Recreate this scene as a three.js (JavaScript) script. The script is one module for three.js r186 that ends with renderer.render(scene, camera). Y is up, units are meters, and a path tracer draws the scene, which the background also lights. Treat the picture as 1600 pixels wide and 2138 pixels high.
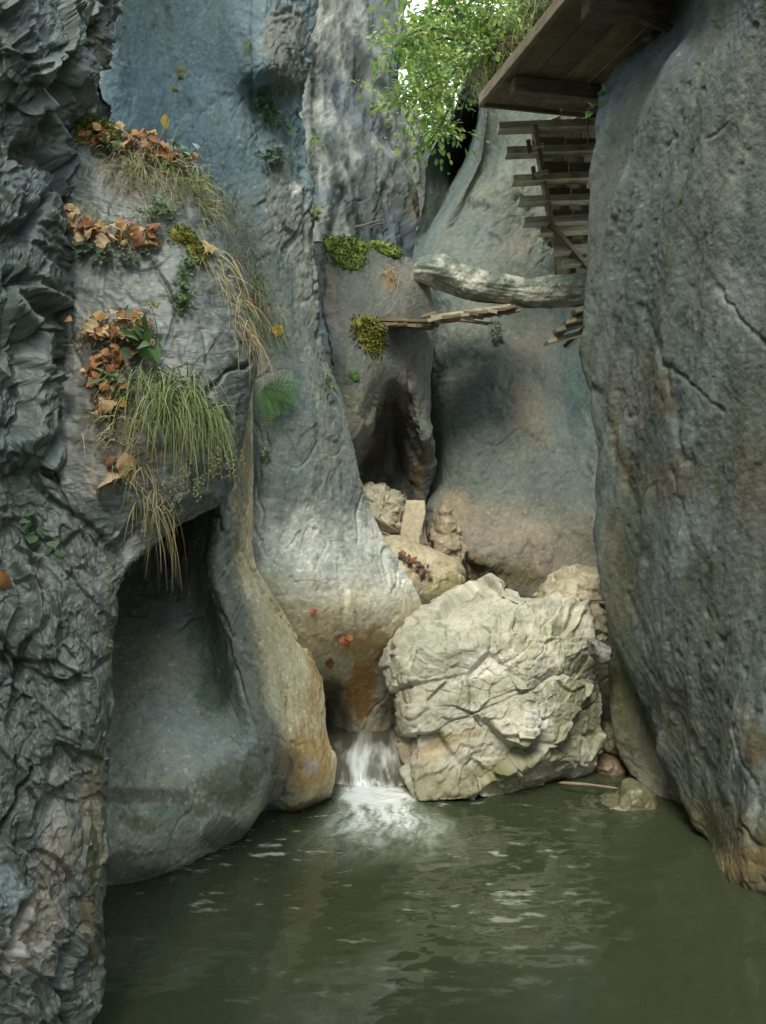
import * as THREE from 'three';
import { ImprovedNoise } from 'three/addons/math/ImprovedNoise.js';
import { mergeGeometries } from 'three/addons/utils/BufferGeometryUtils.js';
import { RoundedBoxGeometry } from 'three/addons/geometries/RoundedBoxGeometry.js';

// ------------------------------------------------------------------ camera, sky, sun, exposure
const scene = new THREE.Scene();
const EYE = 1.5, F = 2053;                       // eye height over the pool, focal length in photo pixels
const camera = new THREE.PerspectiveCamera(55.0, 766 / 1024, 0.05, 200);
camera.position.set(0, EYE, 0);
camera.lookAt(0, EYE, -10);
const renderer = new THREE.WebGLRenderer({ antialias: true });
renderer.toneMapping = THREE.LinearToneMapping;
renderer.toneMappingExposure = 3.0;
renderer.shadowMap.enabled = true;
{ // even, bright overcast sky
  const w = 64, h = 32, a = new Float32Array(w * h * 4);
  for (let j = 0; j < h; j++) for (let i = 0; i < w; i++) {
    const el = (j + 0.5) / h * 2 - 1, k = (j * w + i) * 4, t = Math.max(0, el);
    a[k] = 0.87 - 0.05 * t; a[k + 1] = 1.0 - 0.01 * t; a[k + 2] = 0.99 + 0.03 * t; a[k + 3] = 1;
  }
  const t = new THREE.DataTexture(a, w, h, THREE.RGBAFormat, THREE.FloatType);
  t.mapping = THREE.EquirectangularReflectionMapping; t.magFilter = THREE.LinearFilter; t.minFilter = THREE.LinearFilter;
  t.needsUpdate = true;
  scene.background = t; scene.environment = t;
}
const sun = new THREE.DirectionalLight(0xfff3df, 1.5);
sun.position.set(-1.6, 9, 3.2); sun.target.position.set(0.2, 0, -5.2);
sun.castShadow = true; sun.shadow.radius = 40; sun.shadow.mapSize.set(2048, 2048);
Object.assign(sun.shadow.camera, { left: -6, right: 6, top: 6, bottom: -6, near: 0.5, far: 30 });
scene.add(sun, sun.target);

// ------------------------------------------------------------------ helpers
let seed = 7;
const rnd = () => { seed = (seed * 1664525 + 1013904223) >>> 0; return seed / 4294967296; };
const rr = (a, b) => a + (b - a) * rnd();
const pick = a => a[Math.floor(rnd() * a.length)];
const clamp = (x, a = 0, b = 1) => Math.min(b, Math.max(a, x));
const lerp = (a, b, t) => a + (b - a) * t;
const sstep = (a, b, x) => { const t = clamp((x - a) / (b - a)); return t * t * (3 - 2 * t); };
const mixc = (a, b, t) => [lerp(a[0], b[0], t), lerp(a[1], b[1], t), lerp(a[2], b[2], t)];
const V3 = (x, y, z) => new THREE.Vector3(x, y, z);
const at = (px, py, d) => V3((px - 800) / F * d, EYE - (py - 1069) / F * d, -d);   // a point seen there at that depth in metres
const noiser = new ImprovedNoise();
const N = (x, y, z) => noiser.noise(x + 31.4, y + 77.7, z + 113.1);
function fbm(x, y, z, o = 4) { let s = 0, a = 0.5; for (let i = 0; i < o; i++) { s += a * N(x, y, z); x *= 2.03; y *= 2.03; z *= 2.03; a *= 0.5; } return s; }
function ridge(x, y, z, o = 3) { let s = 0, a = 0.5; for (let i = 0; i < o; i++) { s += a * (1 - Math.abs(N(x, y, z)) * 2.2); x *= 2.1; y *= 2.1; z *= 2.1; a *= 0.5; } return s; }
function hash(i, j, k, s) { let h = (i * 374761393 + j * 668265263 + k * 2147483647 + s * 1274126177) | 0; h = Math.imul(h ^ (h >>> 13), 1274126177); h = Math.imul(h ^ (h >>> 15), 2246822519); return ((h ^ (h >>> 16)) >>> 0) / 4294967296; }
let vEdge = 0;
const FD = new Float64Array(27), FH = new Float64Array(27);
function facet(x, y, z, s, tilt = 0.8, k = 26) { // broken-rock facets: every cell is a tilted plane at its own height, joined by short ramps
  const xi = Math.floor(x), yi = Math.floor(y), zi = Math.floor(z); let d1 = 9, d2 = 9, n = 0;
  for (let i = -1; i < 2; i++) for (let j = -1; j < 2; j++) for (let q = -1; q < 2; q++) {
    const a = xi + i, b = yi + j, c = zi + q, h = hash(a, b, c, s), h2 = hash(a, b, c, s + 1), h3 = hash(a, b, c, s + 2);
    const dx = x - a - h, dy = y - b - h2, dz = z - c - h3, d = dx * dx + dy * dy + dz * dz;
    if (d < d1) { d2 = d1; d1 = d; } else if (d < d2) d2 = d;
    FD[n] = d; FH[n++] = (h * 7.31 + h2 * 3.77) % 1 - 0.5 + tilt * (dx * ((h2 * 9.7) % 1 - 0.5) + dy * ((h3 * 9.7) % 1 - 0.5) + dz * ((h * 9.7) % 1 - 0.5));
  }
  vEdge = Math.sqrt(d2) - Math.sqrt(d1);
  let w = 0, t = 0; for (let i = 0; i < 27; i++) { const e = FD[i] - d1; if (e * k > 9) continue; const g = Math.exp(-k * e); w += g; t += g * FH[i]; }
  return t / w;
}
const taken = {};
function numbered(n) { taken[n] = (taken[n] ?? -1) + 1; return taken[n] ? n + '_' + String(taken[n]).padStart(3, '0') : n; }
function tag(o, label, category, group, kind) { o.userData.label = label; o.userData.category = category; if (group) o.userData.group = group; if (kind) o.userData.kind = kind; return o; }
function shade(o) { o.traverse(m => { if (m.isMesh) { m.castShadow = true; m.receiveShadow = true; } }); return o; }
function top(o, name) { o.name = numbered(name); scene.add(o); return shade(o); }
function part(name, geo, mat, parent) { const m = new THREE.Mesh(geo, mat); m.name = name; m.castShadow = m.receiveShadow = true; parent.add(m); return m; }
function rebase(geo) { geo.computeBoundingBox(); const b = geo.boundingBox, c = V3((b.min.x + b.max.x) / 2, b.min.y, (b.min.z + b.max.z) / 2); geo.translate(-c.x, -c.y, -c.z); return c; }
function polyDist(px, py, pts) { // distance to a polyline
  let m = 1e9;
  for (let i = 0; i + 1 < pts.length; i++) {
    const ax = pts[i][0], ay = pts[i][1], bx = pts[i + 1][0] - ax, by = pts[i + 1][1] - ay, t = clamp(((px - ax) * bx + (py - ay) * by) / (bx * bx + by * by));
    m = Math.min(m, Math.hypot(px - ax - bx * t, py - ay - by * t));
  }
  return m;
}

// ------------------------------------------------------------------ textures (grain only)
const PERM = new Float32Array(65536); { for (let i = 0; i < 65536; i++) PERM[i] = rnd(); }
function vnoise(x, y, per, s) { // tileable value noise
  const xi = Math.floor(x), yi = Math.floor(y); let fx = x - xi, fy = y - yi; fx = fx * fx * (3 - 2 * fx); fy = fy * fy * (3 - 2 * fy);
  const g = (i, j) => PERM[((((i % per) + per) % per) * 131 + (((j % per) + per) % per) * 197 + s * 977) & 65535];
  return lerp(lerp(g(xi, yi), g(xi + 1, yi), fx), lerp(g(xi, yi + 1), g(xi + 1, yi + 1), fx), fy);
}
function tex(n, fn, srgb = false, w = n) {
  const a = new Uint8Array(w * n * 4);
  for (let j = 0; j < n; j++) for (let i = 0; i < w; i++) { const c = fn(i / w, j / n), k = (j * w + i) * 4; a[k] = clamp(c[0]) * 255; a[k + 1] = clamp(c[1]) * 255; a[k + 2] = clamp(c[2]) * 255; a[k + 3] = 255; }
  const t = new THREE.DataTexture(a, w, n); t.wrapS = t.wrapT = THREE.RepeatWrapping; t.magFilter = THREE.LinearFilter; t.minFilter = THREE.LinearMipmapLinearFilter; t.generateMipmaps = true;
  if (srgb) t.colorSpace = THREE.SRGBColorSpace; t.needsUpdate = true; return t;
}
const tf = (u, v, p, o, s) => { let q = 0, a = 0.5; for (let i = 0; i < o; i++) { q += a * vnoise(u * p, v * p, p, s + i); p *= 2; a *= 0.55; } return q; };
const rockBump = tex(1024, (u, v) => { const a = tf(u, v, 12, 6, 1), pit = sstep(0.62, 0.75, tf(u, v, 40, 2, 9)); const b = a * 0.9 - pit * 0.25; return [b, b, b]; });
const roughBump = tex(1024, (u, v) => { const a = tf(u, v, 10, 6, 3), r = 1 - Math.abs(tf(u, v, 8, 4, 12) - 0.47) * 3; const b = 0.55 * a + 0.4 * r; return [b, b, b]; });
const woodMap = tex(512, (u, v) => { const g = tf(u * 0.25, v, 48, 3, 5) * 0.6 + tf(u * 2, v, 4, 3, 7) * 0.45, k = sstep(0.72, 0.8, vnoise(u * 8, v * 64, 64, 4)) * 0.12, b = 0.45 + 0.5 * g - k; return [b, b * 0.985, b * 0.95]; }, true);
const woodBump = tex(512, (u, v) => { const g = tf(u * 0.25, v, 48, 4, 5); return [g, g, g]; });
rockBump.repeat.set(1 / 0.55, 1 / 0.55); roughBump.repeat.set(1 / 0.5, 1 / 0.5);

const smoothRock = new THREE.MeshStandardMaterial({ vertexColors: true, roughness: 0.78, bumpMap: rockBump, bumpScale: 0.009 });
const roughRock = new THREE.MeshStandardMaterial({ vertexColors: true, roughness: 0.5, bumpMap: roughBump, bumpScale: 0.014 });
const wetRock = new THREE.MeshStandardMaterial({ vertexColors: true, roughness: 0.42, bumpMap: rockBump, bumpScale: 0.008 });
const wood = c => new THREE.MeshStandardMaterial({ color: new THREE.Color().setRGB(...c), map: woodMap, bumpMap: woodBump, bumpScale: 0.004, roughness: 0.85 });
const plainV = new THREE.MeshStandardMaterial({ vertexColors: true, roughness: 0.85, side: THREE.DoubleSide });
const leafV = new THREE.MeshPhysicalMaterial({ vertexColors: true, roughness: 0.9, transmission: 0.5, thickness: 0, side: THREE.DoubleSide });

// ------------------------------------------------------------------ rock surfaces lofted through control rows
function cr(a, b, c, d, t) { return b + 0.5 * t * (c - a + t * (2 * a - 5 * b + 4 * c - d + t * (3 * (b - c) + d - a))); }
const surfaces = {};
function cliff(name, rows, o) {
  // rows: [[px, py, depth], ...] of equal length; o.right / o.left: the edge turns back into the rock there
  rows = rows.map(r => r.map(p => p.isVector3 ? p : p.slice()));
  const back = o.back ?? [[6, 0.07], [26, 0.28], [70, 0.8], [120, 1.6]];
  if (o.right) rows.forEach(r => { const e = r[r.length - 1]; for (const [s, q] of back) r.push([e[0] - s * (o.shift ?? 1), e[1], e[2] + q]); });
  if (o.left) rows.forEach(r => { const e = r[0]; for (const [s, q] of back) r.unshift([e[0] + s * (o.shift ?? 1), e[1], e[2] + q]); });
  if (o.top) { const e = rows[0]; for (const [s, q] of back) rows.unshift(e.map(p => [p[0], p[1] + s * 0.6, p[2] + q])); }
  const tone = o.tone ?? 1, R = rows.length, C = rows[0].length, cell = o.cell ?? 3.4;
  const pts = rows.map(r => r.map(p => { if (p.isVector3) return [p.x, p.y, p.z, -5000, -5000]; const v = at(...p); return [v.x, v.y, v.z, p[0], p[1]]; }));
  const segs = (n, dist) => { const out = []; for (let i = 0; i + 1 < n; i++) { const m = clamp(Math.ceil(dist(i) / cell), 6, 120); for (let k = 0; k < m; k++) out.push([i, k / m]); } out.push([n - 2, 1]); return out; };
  const inF = p => p[3] > -90 && p[3] < 1690 && p[4] > -90 && p[4] < 2220;
  const us = segs(C, j => { let m = 0; for (let i = 0; i < R; i++) { const a = pts[i][j], b = pts[i][j + 1]; const q = Math.hypot(a[3] - b[3], a[4] - b[4]); m = Math.max(m, inF(a) || inF(b) ? Math.min(q, 420) : Math.min(q * 0.2, 60)); } return m; });
  const vs = segs(R, i => { let m = 0; for (let j = 0; j < C; j++) { const a = pts[i][j], b = pts[i + 1][j]; const q = Math.hypot(a[3] - b[3], a[4] - b[4]); m = Math.max(m, inF(a) || inF(b) ? Math.min(q, 420) : Math.min(q * 0.2, 60)); } return m; });
  const nu = us.length, nv = vs.length, n = nu * nv, pos = new Float32Array(n * 3), par = new Float32Array(n * 2);
  const get = (i, j) => pts[clamp(i, 0, R - 1)][clamp(j, 0, C - 1)];
  for (let a = 0; a < nv; a++) for (let b = 0; b < nu; b++) {
    const [i, t] = vs[a], [j, s] = us[b], k = a * nu + b;
    for (let q = 0; q < 5; q++) {
      const col = [-1, 0, 1, 2].map(di => cr(get(i + di, j - 1)[q], get(i + di, j)[q], get(i + di, j + 1)[q], get(i + di, j + 2)[q], s));
      const v = cr(col[0], col[1], col[2], col[3], t);
      if (q < 3) pos[k * 3 + q] = v; else par[k * 2 + q - 3] = v;
    }
  }
  const geo = new THREE.BufferGeometry(), idx = new Uint32Array((nu - 1) * (nv - 1) * 6);
  let w = 0;
  for (let a = 0; a + 1 < nv; a++) for (let b = 0; b + 1 < nu; b++) { const k = a * nu + b; idx.set([k, k + nu, k + 1, k + 1, k + nu, k + nu + 1], w); w += 6; }
  geo.setAttribute('position', new THREE.BufferAttribute(pos, 3)); geo.setIndex(new THREE.BufferAttribute(idx, 1));
  geo.computeVertexNormals();
  const nor = geo.attributes.normal.array.slice(), col = new Float32Array(n * 3), uv = new Float32Array(n * 2);
  const lenU = [0], lenV = [0], mi = Math.floor(nv / 2), mj = Math.floor(nu / 2);
  const dd = (k, l) => Math.hypot(pos[k * 3] - pos[l * 3], pos[k * 3 + 1] - pos[l * 3 + 1], pos[k * 3 + 2] - pos[l * 3 + 2]);
  for (let b = 1; b < nu; b++) lenU.push(lenU[b - 1] + dd(mi * nu + b, mi * nu + b - 1));
  for (let a = 1; a < nv; a++) lenV.push(lenV[a - 1] + dd(a * nu + mj, (a - 1) * nu + mj));
  for (let k = 0; k < n; k++) {
    const x = pos[k * 3], y = pos[k * 3 + 1], z = pos[k * 3 + 2], px = par[k * 2], py = par[k * 2 + 1];
    let h = o.relief(x, y, z, px, py);
    for (const c of o.grooves ?? []) {
      const q = c[0]; if (!c.box) c.box = [Math.min(...q.map(p => p[0])) - c[1] * 3, Math.max(...q.map(p => p[0])) + c[1] * 3, Math.min(...q.map(p => p[1])) - c[1] * 3, Math.max(...q.map(p => p[1])) + c[1] * 3];
      if (px < c.box[0] || px > c.box[1] || py < c.box[2] || py > c.box[3]) continue;
      const d = polyDist(px + 16 * fbm(x * 12, y * 12, z * 12, 3), py + 16 * fbm(x * 12 + 9, y * 12, z * 12, 3), q) / (c[1] * (0.75 + 0.8 * N(x * 5, y * 5, z * 5 + 3)));
      h -= c[2] * Math.exp(-d * d) * (0.75 + 0.5 * N(x * 9, y * 9, z * 9));
    }
    const c = o.color(x, y, z, px, py, h);
    for (const s of o.patches ?? []) { // patches on the rock: stains and films, at the spur base also painted shade
      const [cx, cy, rx, ry, ang, pc, st] = s, ca = Math.cos(ang), sa = Math.sin(ang), dx = px - cx, dy = py - cy;
      const d = Math.hypot((dx * ca + dy * sa) / rx, (dy * ca - dx * sa) / ry); if (d > 1.7) continue;
      const g = d + 0.85 * fbm(x * 5, y * 4, z * 5, 4) + 0.3 * N(x * 45, y * 45, z * 45);
      const wt = st * (1 - sstep(0.62, 1.08, g)); if (wt <= 0) continue;
      c[0] = lerp(c[0], pc[0], wt); c[1] = lerp(c[1], pc[1], wt); c[2] = lerp(c[2], pc[2], wt);
    }
    const gr = 1 + 0.25 * N(x * 75, y * 75, z * 75) + 0.22 * N(x * 28, y * 28, z * 28) - 0.3 * sstep(0.32, 0.6, N(x * 48 + 5, y * 40, z * 48)) * sstep(-0.1, 0.3, N(x * 3, y * 3, z * 3)) + 0.3 * fbm(x * 9 + 2, y * 3, z * 9, 3) + 0.55 * sstep(0.42, 0.58, N(x * 52 + 3, y * 52, z * 52));
    col[k * 3] = Math.max(0.01, c[0] * gr * tone); col[k * 3 + 1] = Math.max(0.01, c[1] * gr * tone); col[k * 3 + 2] = Math.max(0.01, c[2] * gr * tone);
    pos[k * 3] += nor[k * 3] * h; pos[k * 3 + 1] += nor[k * 3 + 1] * h; pos[k * 3 + 2] += nor[k * 3 + 2] * h;
    uv[k * 2] = lenU[k % nu]; uv[k * 2 + 1] = lenV[Math.floor(k / nu)];
  }
  geo.setAttribute('color', new THREE.BufferAttribute(col, 3)); geo.setAttribute('uv', new THREE.BufferAttribute(uv, 2));
  geo.computeVertexNormals();
  surfaces[name] = { par, geo, n };
  const m = new THREE.Mesh(geo, o.material ?? smoothRock);
  top(m, name); tag(m, o.label, o.category ?? 'cliff', null, 'structure');
  return m;
}
function on(name, px, py, lift = 0) { // the point of a rock surface met there, with its normal
  const s = surfaces[name]; let best = 1e9, k = 0;
  const p = s.geo.attributes.position.array, q = s.geo.attributes.normal.array;
  for (let i = 0; i < s.n; i++) { // nearest by direction from the eye, front-most wins
    const z = -p[i * 3 + 2]; if (z < 0.3) continue;
    const sx = 800 + p[i * 3] / z * F, sy = 1069 - (p[i * 3 + 1] - EYE) / z * F, d = Math.hypot(sx - px, sy - py) + z * 3;
    if (d < best) { best = d; k = i; }
  }
  const nrm = V3(q[k * 3], q[k * 3 + 1], q[k * 3 + 2]); const v = V3(p[k * 3], p[k * 3 + 1], p[k * 3 + 2]);
  if (nrm.dot(V3(0, EYE, 0).sub(v)) < 0) nrm.negate();
  v.addScaledVector(nrm, lift); v.n = nrm; return v;
}

// rock colours, linear
const GREY = [0.2, 0.215, 0.205], BLUE = [0.2, 0.25, 0.29], DARK = [0.1, 0.105, 0.1], TAN = [0.4, 0.345, 0.235], OCHRE = [0.27, 0.165, 0.06], PALE = [0.47, 0.48, 0.44], MOSS = [0.07, 0.085, 0.03], BROWN = [0.13, 0.11, 0.075], GREEN = [0.13, 0.165, 0.11];
const smoothRelief = (k = 1) => (x, y, z) => {
  const m = sstep(-0.12, 0.22, fbm(x * 1.9 + 4, y * 1.6, z * 1.9, 3)), w = 0.06 * N(x * 6, y * 6, z * 6), t = 0.6 * x - 0.8 * z;
  let h = 0.055 * fbm(x * 1.3, y * 0.8, z * 1.3, 3) + 0.012 * fbm(x * 5, y * 2.5, z * 5, 4);
  h += m * (0.016 * facet((t + w) * 7, (y + w) * 4.5 + t * 2, x * 6, 141, 1.6, 40) + 0.008 * facet((t + w) * 17, y * 12 + t * 4, x * 15, 143, 1.6, 40)) + (0.3 + 0.7 * m) * 0.011 * (ridge(t * 9 + y * 2.5, y * 3.2, x * 8, 3) - 0.5);
  const c1 = Math.abs(N((t + w * 2) * 1.7 + 3, (y + w * 2) * 1.1, x * 1.4)), c2 = Math.abs(N((t + w) * 3.6 - y, (y + w) * 2.3 + 8, x * 3));
  h -= 0.016 * (1 - sstep(0.0, 0.022, c1)) * sstep(0.0, 0.25, N(x * 1.1 + 9, y * 1.1, z * 1.1)) + 0.009 * (1 - sstep(0.0, 0.03, c2)) * m;
  h -= 0.007 * sstep(0.3, 0.55, N(x * 19, y * 14, z * 19)) * (1 - 0.6 * m);
  return k * (h + 0.005 * fbm(x * 42, y * 42, z * 42, 3));
};
function brokenRelief(k, f, stretch, dip) { // facets stretched along the bedding; a runs along the wall
  const c = Math.cos(dip), s = Math.sin(dip);
  return (x, y, z) => {
    const w = 0.6 * x - 0.8 * z, v = 0.8 * x + 0.6 * z, wx = w + 0.07 * N(x * 4, y * 4, z * 4), wy = y + 0.07 * N(x * 4 + 7, y * 4, z * 4), a = (wx * c + wy * s) * f * stretch, b = (wy * c - wx * s) * f, n = v * f;
    const g = f * 2.2;
    let h = 0.12 / f * facet(a, b, n, 11, 1.5, 40) + 0.2 / g * facet(a * 2.2, b * 2.2, n * 2.2, 23, 1.8, 60); h -= 0.03 / g * (1 - sstep(0, 0.1, vEdge));
    h += 0.26 / (g * 2.3) * facet(a * 5, b * 5, n * 5, 29, 1.8, 60) + 0.26 / (g * 5.5) * facet(a * 12, b * 12, n * 12, 37, 1.8, 50);
    h += 0.016 * (ridge(x * 7 + y * 3, y * 4, z * 7, 3) - 0.5) + 0.006 * fbm(x * 45, y * 45, z * 45, 3);
    return k * h;
  };
}
function mottled(c1, c2, c3, f = 2.2) {
  return (x, y, z) => {
    const a = sstep(-0.25, 0.25, fbm(x * f, y * f * 0.7, z * f, 4)), b = sstep(0.0, 0.4, fbm(x * f * 2.6 + 9, y * f * 0.45, z * f * 2.6, 4)), s = 0.75 * sstep(0.28, 0.5, N(x * 38, y * 38, z * 38));
    let c = mixc(c1, c2, a); c = mixc(c, c3, b * 0.6); return mixc(c, [0.07, 0.075, 0.065], s * 0.3);
  };
}

// ---- the left buttress: ledge above, rough foot below
{
  const rel = brokenRelief(0.9, 2.2, 1.9, 0.42), sm = smoothRelief(0.8);
  const mk = (py, a, opt = {}) => a.map(p => p.length === 3 ? p : [p[0], py, p[1]]);
  cliff('left_cliff', [
    mk(262, [[-700, 2.309], [-350, 2.597], [-60, 2.957], [60, 3.137], [130, 252, 3.245], [190, 264, 3.281], [270, 288, 3.259], [345, 312, 3.302], [412, 350, 3.360]]),
    mk(420, [[-700, 2.292], [-350, 2.544], [-60, 2.904], [60, 3.070], [130, 3.142], [210, 3.127], [290, 425, 3.120], [370, 430, 3.156], [442, 442, 3.300]]),
    mk(580, [[-700, 2.270], [-350, 2.522], [-60, 2.846], [50, 3.004], [120, 3.047], [210, 3.026], [310, 3.026], [410, 590, 3.062], [492, 602, 3.220]]),
    mk(730, [[-700, 2.264], [-350, 2.480], [-60, 2.840], [45, 2.970], [115, 2.998], [210, 2.955], [320, 2.955], [440, 3.020], [530, 732, 3.200]]),
    mk(880, [[-700, 2.214], [-350, 2.466], [-60, 2.790], [45, 2.912], [110, 2.927], [210, 2.898], [310, 2.884], [420, 2.970], [505, 880, 3.150]]),
    mk(1010, [[-700, 2.164], [-350, 2.416], [-60, 2.704], [40, 2.812], [110, 2.855], [190, 2.855], [270, 2.862], [370, 1020, 2.927], [462, 1040, 3.100]]),
    mk(1130, [[-700, 2.340], [-350, 2.496], [-60, 2.704], [30, 2.782], [90, 2.814], [150, 2.834], [200, 2.850], [245, 1140, 2.881], [335, 1118, 2.980]]),
    mk(1250, [[-700, 2.252], [-350, 2.408], [-60, 2.616], [20, 2.678], [70, 2.710], [115, 2.736], [160, 2.762], [205, 2.793], [245, 1250, 2.850]]),
    mk(1450, [[-700, 2.200], [-350, 2.382], [-60, 2.595], [15, 2.647], [65, 2.678], [110, 2.710], [150, 2.741], [195, 2.782], [235, 1450, 2.850]]),
    mk(1650, [[-700, 2.160], [-350, 2.342], [-60, 2.550], [15, 2.612], [60, 2.654], [105, 2.685], [145, 2.716], [182, 2.758], [216, 1650, 2.820]]),
    mk(1850, [[-700, 2.124], [-350, 2.280], [-60, 2.467], [15, 2.540], [60, 2.592], [105, 2.634], [145, 2.675], [185, 2.727], [218, 1850, 2.800]]),
    mk(2050, [[-700, 2.053], [-350, 2.209], [-60, 2.396], [15, 2.469], [60, 2.531], [105, 2.594], [140, 2.646], [176, 2.698], [207, 2050, 2.760]]),
    mk(2300, [[-700, 2.008], [-350, 2.190], [-60, 2.356], [5, 2.429], [50, 2.491], [90, 2.554], [120, 2.606], [150, 2.658], [172, 2300, 2.720]]),
    mk(2700, [[-700, 1.979], [-350, 2.161], [-60, 2.317], [-5, 2.379], [35, 2.442], [70, 2.494], [95, 2.546], [115, 2.587], [130, 2700, 2.660]]),
  ], {
    right: true, top: true, back: [[3, 0.07], [10, 0.28], [20, 1.0], [34, 3.2]], material: roughRock, tone: 0.72, label: 'rough grey rock buttress on the left carrying the leafy ledges above the pool', cell: 2.5,
    relief: (x, y, z, px, py) => {
      const ledge = sstep(1180, 1000, py) * sstep(60, 150, px), edge = sstep(250, 160, px - (py > 1300 ? -20 : 200)) ;
      const k = (1 - ledge) * (0.35 + 0.65 * sstep(235, 150, px));
      return lerp(0.35, 1, k) * rel(x, y, z) * lerp(0.42, 0.95, k) + ledge * sm(x, y, z) * 0.7;
    },
    grooves: [[[[0, 975], [60, 1000], [130, 1060], [190, 1100], [250, 1165]], 9, 0.035], [[[110, 980], [180, 1140], [210, 1200]], 6, 0.02], [[[60, 1090], [80, 1200], [110, 1290], [60, 1350], [20, 1520]], 12, 0.05], [[[60, 1600], [20, 1700], [0, 1770]], 10, 0.07], [[[40, 1890], [30, 1960], [5, 2010]], 12, 0.07], [[[150, 1960], [130, 2060], [150, 2138]], 10, 0.04], [[[430, 830], [470, 780], [520, 760]], 8, 0.03], [[[330, 560], [370, 650], [350, 720]], 5, 0.014]],
    color: mottled([0.15, 0.175, 0.17], [0.22, 0.24, 0.225], [0.105, 0.125, 0.125], 3),
    patches: [[60, 2000, 70, 130, 0.2, [0.42, 0.38, 0.33], 0.75], [110, 1800, 45, 120, 0.1, [0.33, 0.29, 0.24], 0.7], [0, 1850, 40, 70, 0, [0.33, 0.39, 0.4], 0.85], [50, 2060, 60, 45, 0, [0.2, 0.25, 0.26], 0.7], [190, 1850, 24, 330, 0.02, [0.21, 0.19, 0.13], 0.85], [120, 1650, 50, 80, 0, [0.32, 0.3, 0.26], 0.5], [150, 800, 60, 260, 0, [0.24, 0.235, 0.215], 0.6], [120, 600, 26, 90, 0.1, [0.22, 0.16, 0.11], 0.5],
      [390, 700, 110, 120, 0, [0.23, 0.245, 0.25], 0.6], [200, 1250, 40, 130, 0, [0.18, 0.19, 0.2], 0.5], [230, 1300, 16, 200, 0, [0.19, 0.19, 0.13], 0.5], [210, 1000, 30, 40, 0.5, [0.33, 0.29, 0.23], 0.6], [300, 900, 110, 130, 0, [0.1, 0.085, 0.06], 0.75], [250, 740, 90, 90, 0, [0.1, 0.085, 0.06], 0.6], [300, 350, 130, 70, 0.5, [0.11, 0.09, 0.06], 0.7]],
  });
}
// ---- jagged dark overhang, upper left
cliff('left_overhang', [
  [[-700, -3600, 2.768], [-300, -3000, 3.312], [-60, -2600, 3.720], [80, -2400, 3.992], [180, -2200, 4.196], [270, -2100, 4.400]],
  [[-700, -900, 2.608], [-300, -900, 3.016], [-60, -900, 3.356], [80, -900, 3.560], [180, -900, 3.696], [270, -900, 3.900]],
  [[-700, -300, 2.312], [-300, -300, 2.618], [-60, -300, 2.856], [80, -300, 3.026], [180, -300, 3.196], [262, -300, 3.400]],
  [[-700, 0, 2.280], [-300, 0, 2.552], [-60, 0, 2.756], [70, 0, 2.878], [160, 0, 3.062], [258, 0, 3.300]],
  [[-700, 120, 2.280], [-300, 120, 2.552], [-60, 120, 2.756], [60, 120, 2.838], [140, 120, 2.960], [232, 130, 3.300]],
  [[-700, 240, 2.312], [-300, 240, 2.584], [-60, 240, 2.802], [30, 240, 2.897], [100, 240, 3.026], [236, 250, 3.400]],
  [[-700, 330, 2.280], [-300, 330, 2.552], [-60, 330, 2.770], [30, 330, 2.906], [95, 330, 3.062], [170, 330, 3.300]],
  [[-700, 460, 2.190], [-300, 460, 2.462], [-60, 460, 2.680], [20, 460, 2.775], [80, 460, 2.870], [132, 460, 3.020]],
  [[-700, 620, 2.171], [-300, 620, 2.443], [-60, 620, 2.661], [15, 620, 2.742], [65, 620, 2.824], [104, 620, 2.960]],
  [[-700, 780, 2.158], [-300, 780, 2.430], [-60, 780, 2.634], [10, 780, 2.716], [55, 780, 2.798], [92, 780, 2.920]],
  [[-700, 920, 2.139], [-300, 920, 2.411], [-60, 920, 2.602], [10, 920, 2.683], [60, 920, 2.751], [100, 920, 2.860]],
  [[-700, 1040, 2.252], [-300, 1040, 2.524], [-60, 1040, 2.728], [10, 1040, 2.823], [60, 1040, 2.905], [110, 1040, 3.000]],
], {
  right: true, material: roughRock, cell: 3.0, tone: 0.66, label: 'dark jagged overhanging rock at the upper left of the gorge',
  relief: brokenRelief(0.95, 1.8, 1.6, -0.55),
  grooves: [[[[215, 60], [180, 110], [130, 200], [100, 290], [60, 330]], 24, 0.16], [[[165, 290], [140, 420], [115, 560]], 8, 0.06], [[[60, 330], [120, 360], [60, 480]], 22, 0.1], [[[40, 600], [90, 660], [60, 720]], 20, 0.09]],
  color: mottled([0.125, 0.155, 0.155], [0.18, 0.215, 0.21], [0.09, 0.105, 0.1], 3),
  patches: [[200, 180, 20, 60, 0, [0.2, 0.21, 0.2], 0.6], [235, 60, 8, 120, 0.15, [0.2, 0.17, 0.1], 0.7]],
});
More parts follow.
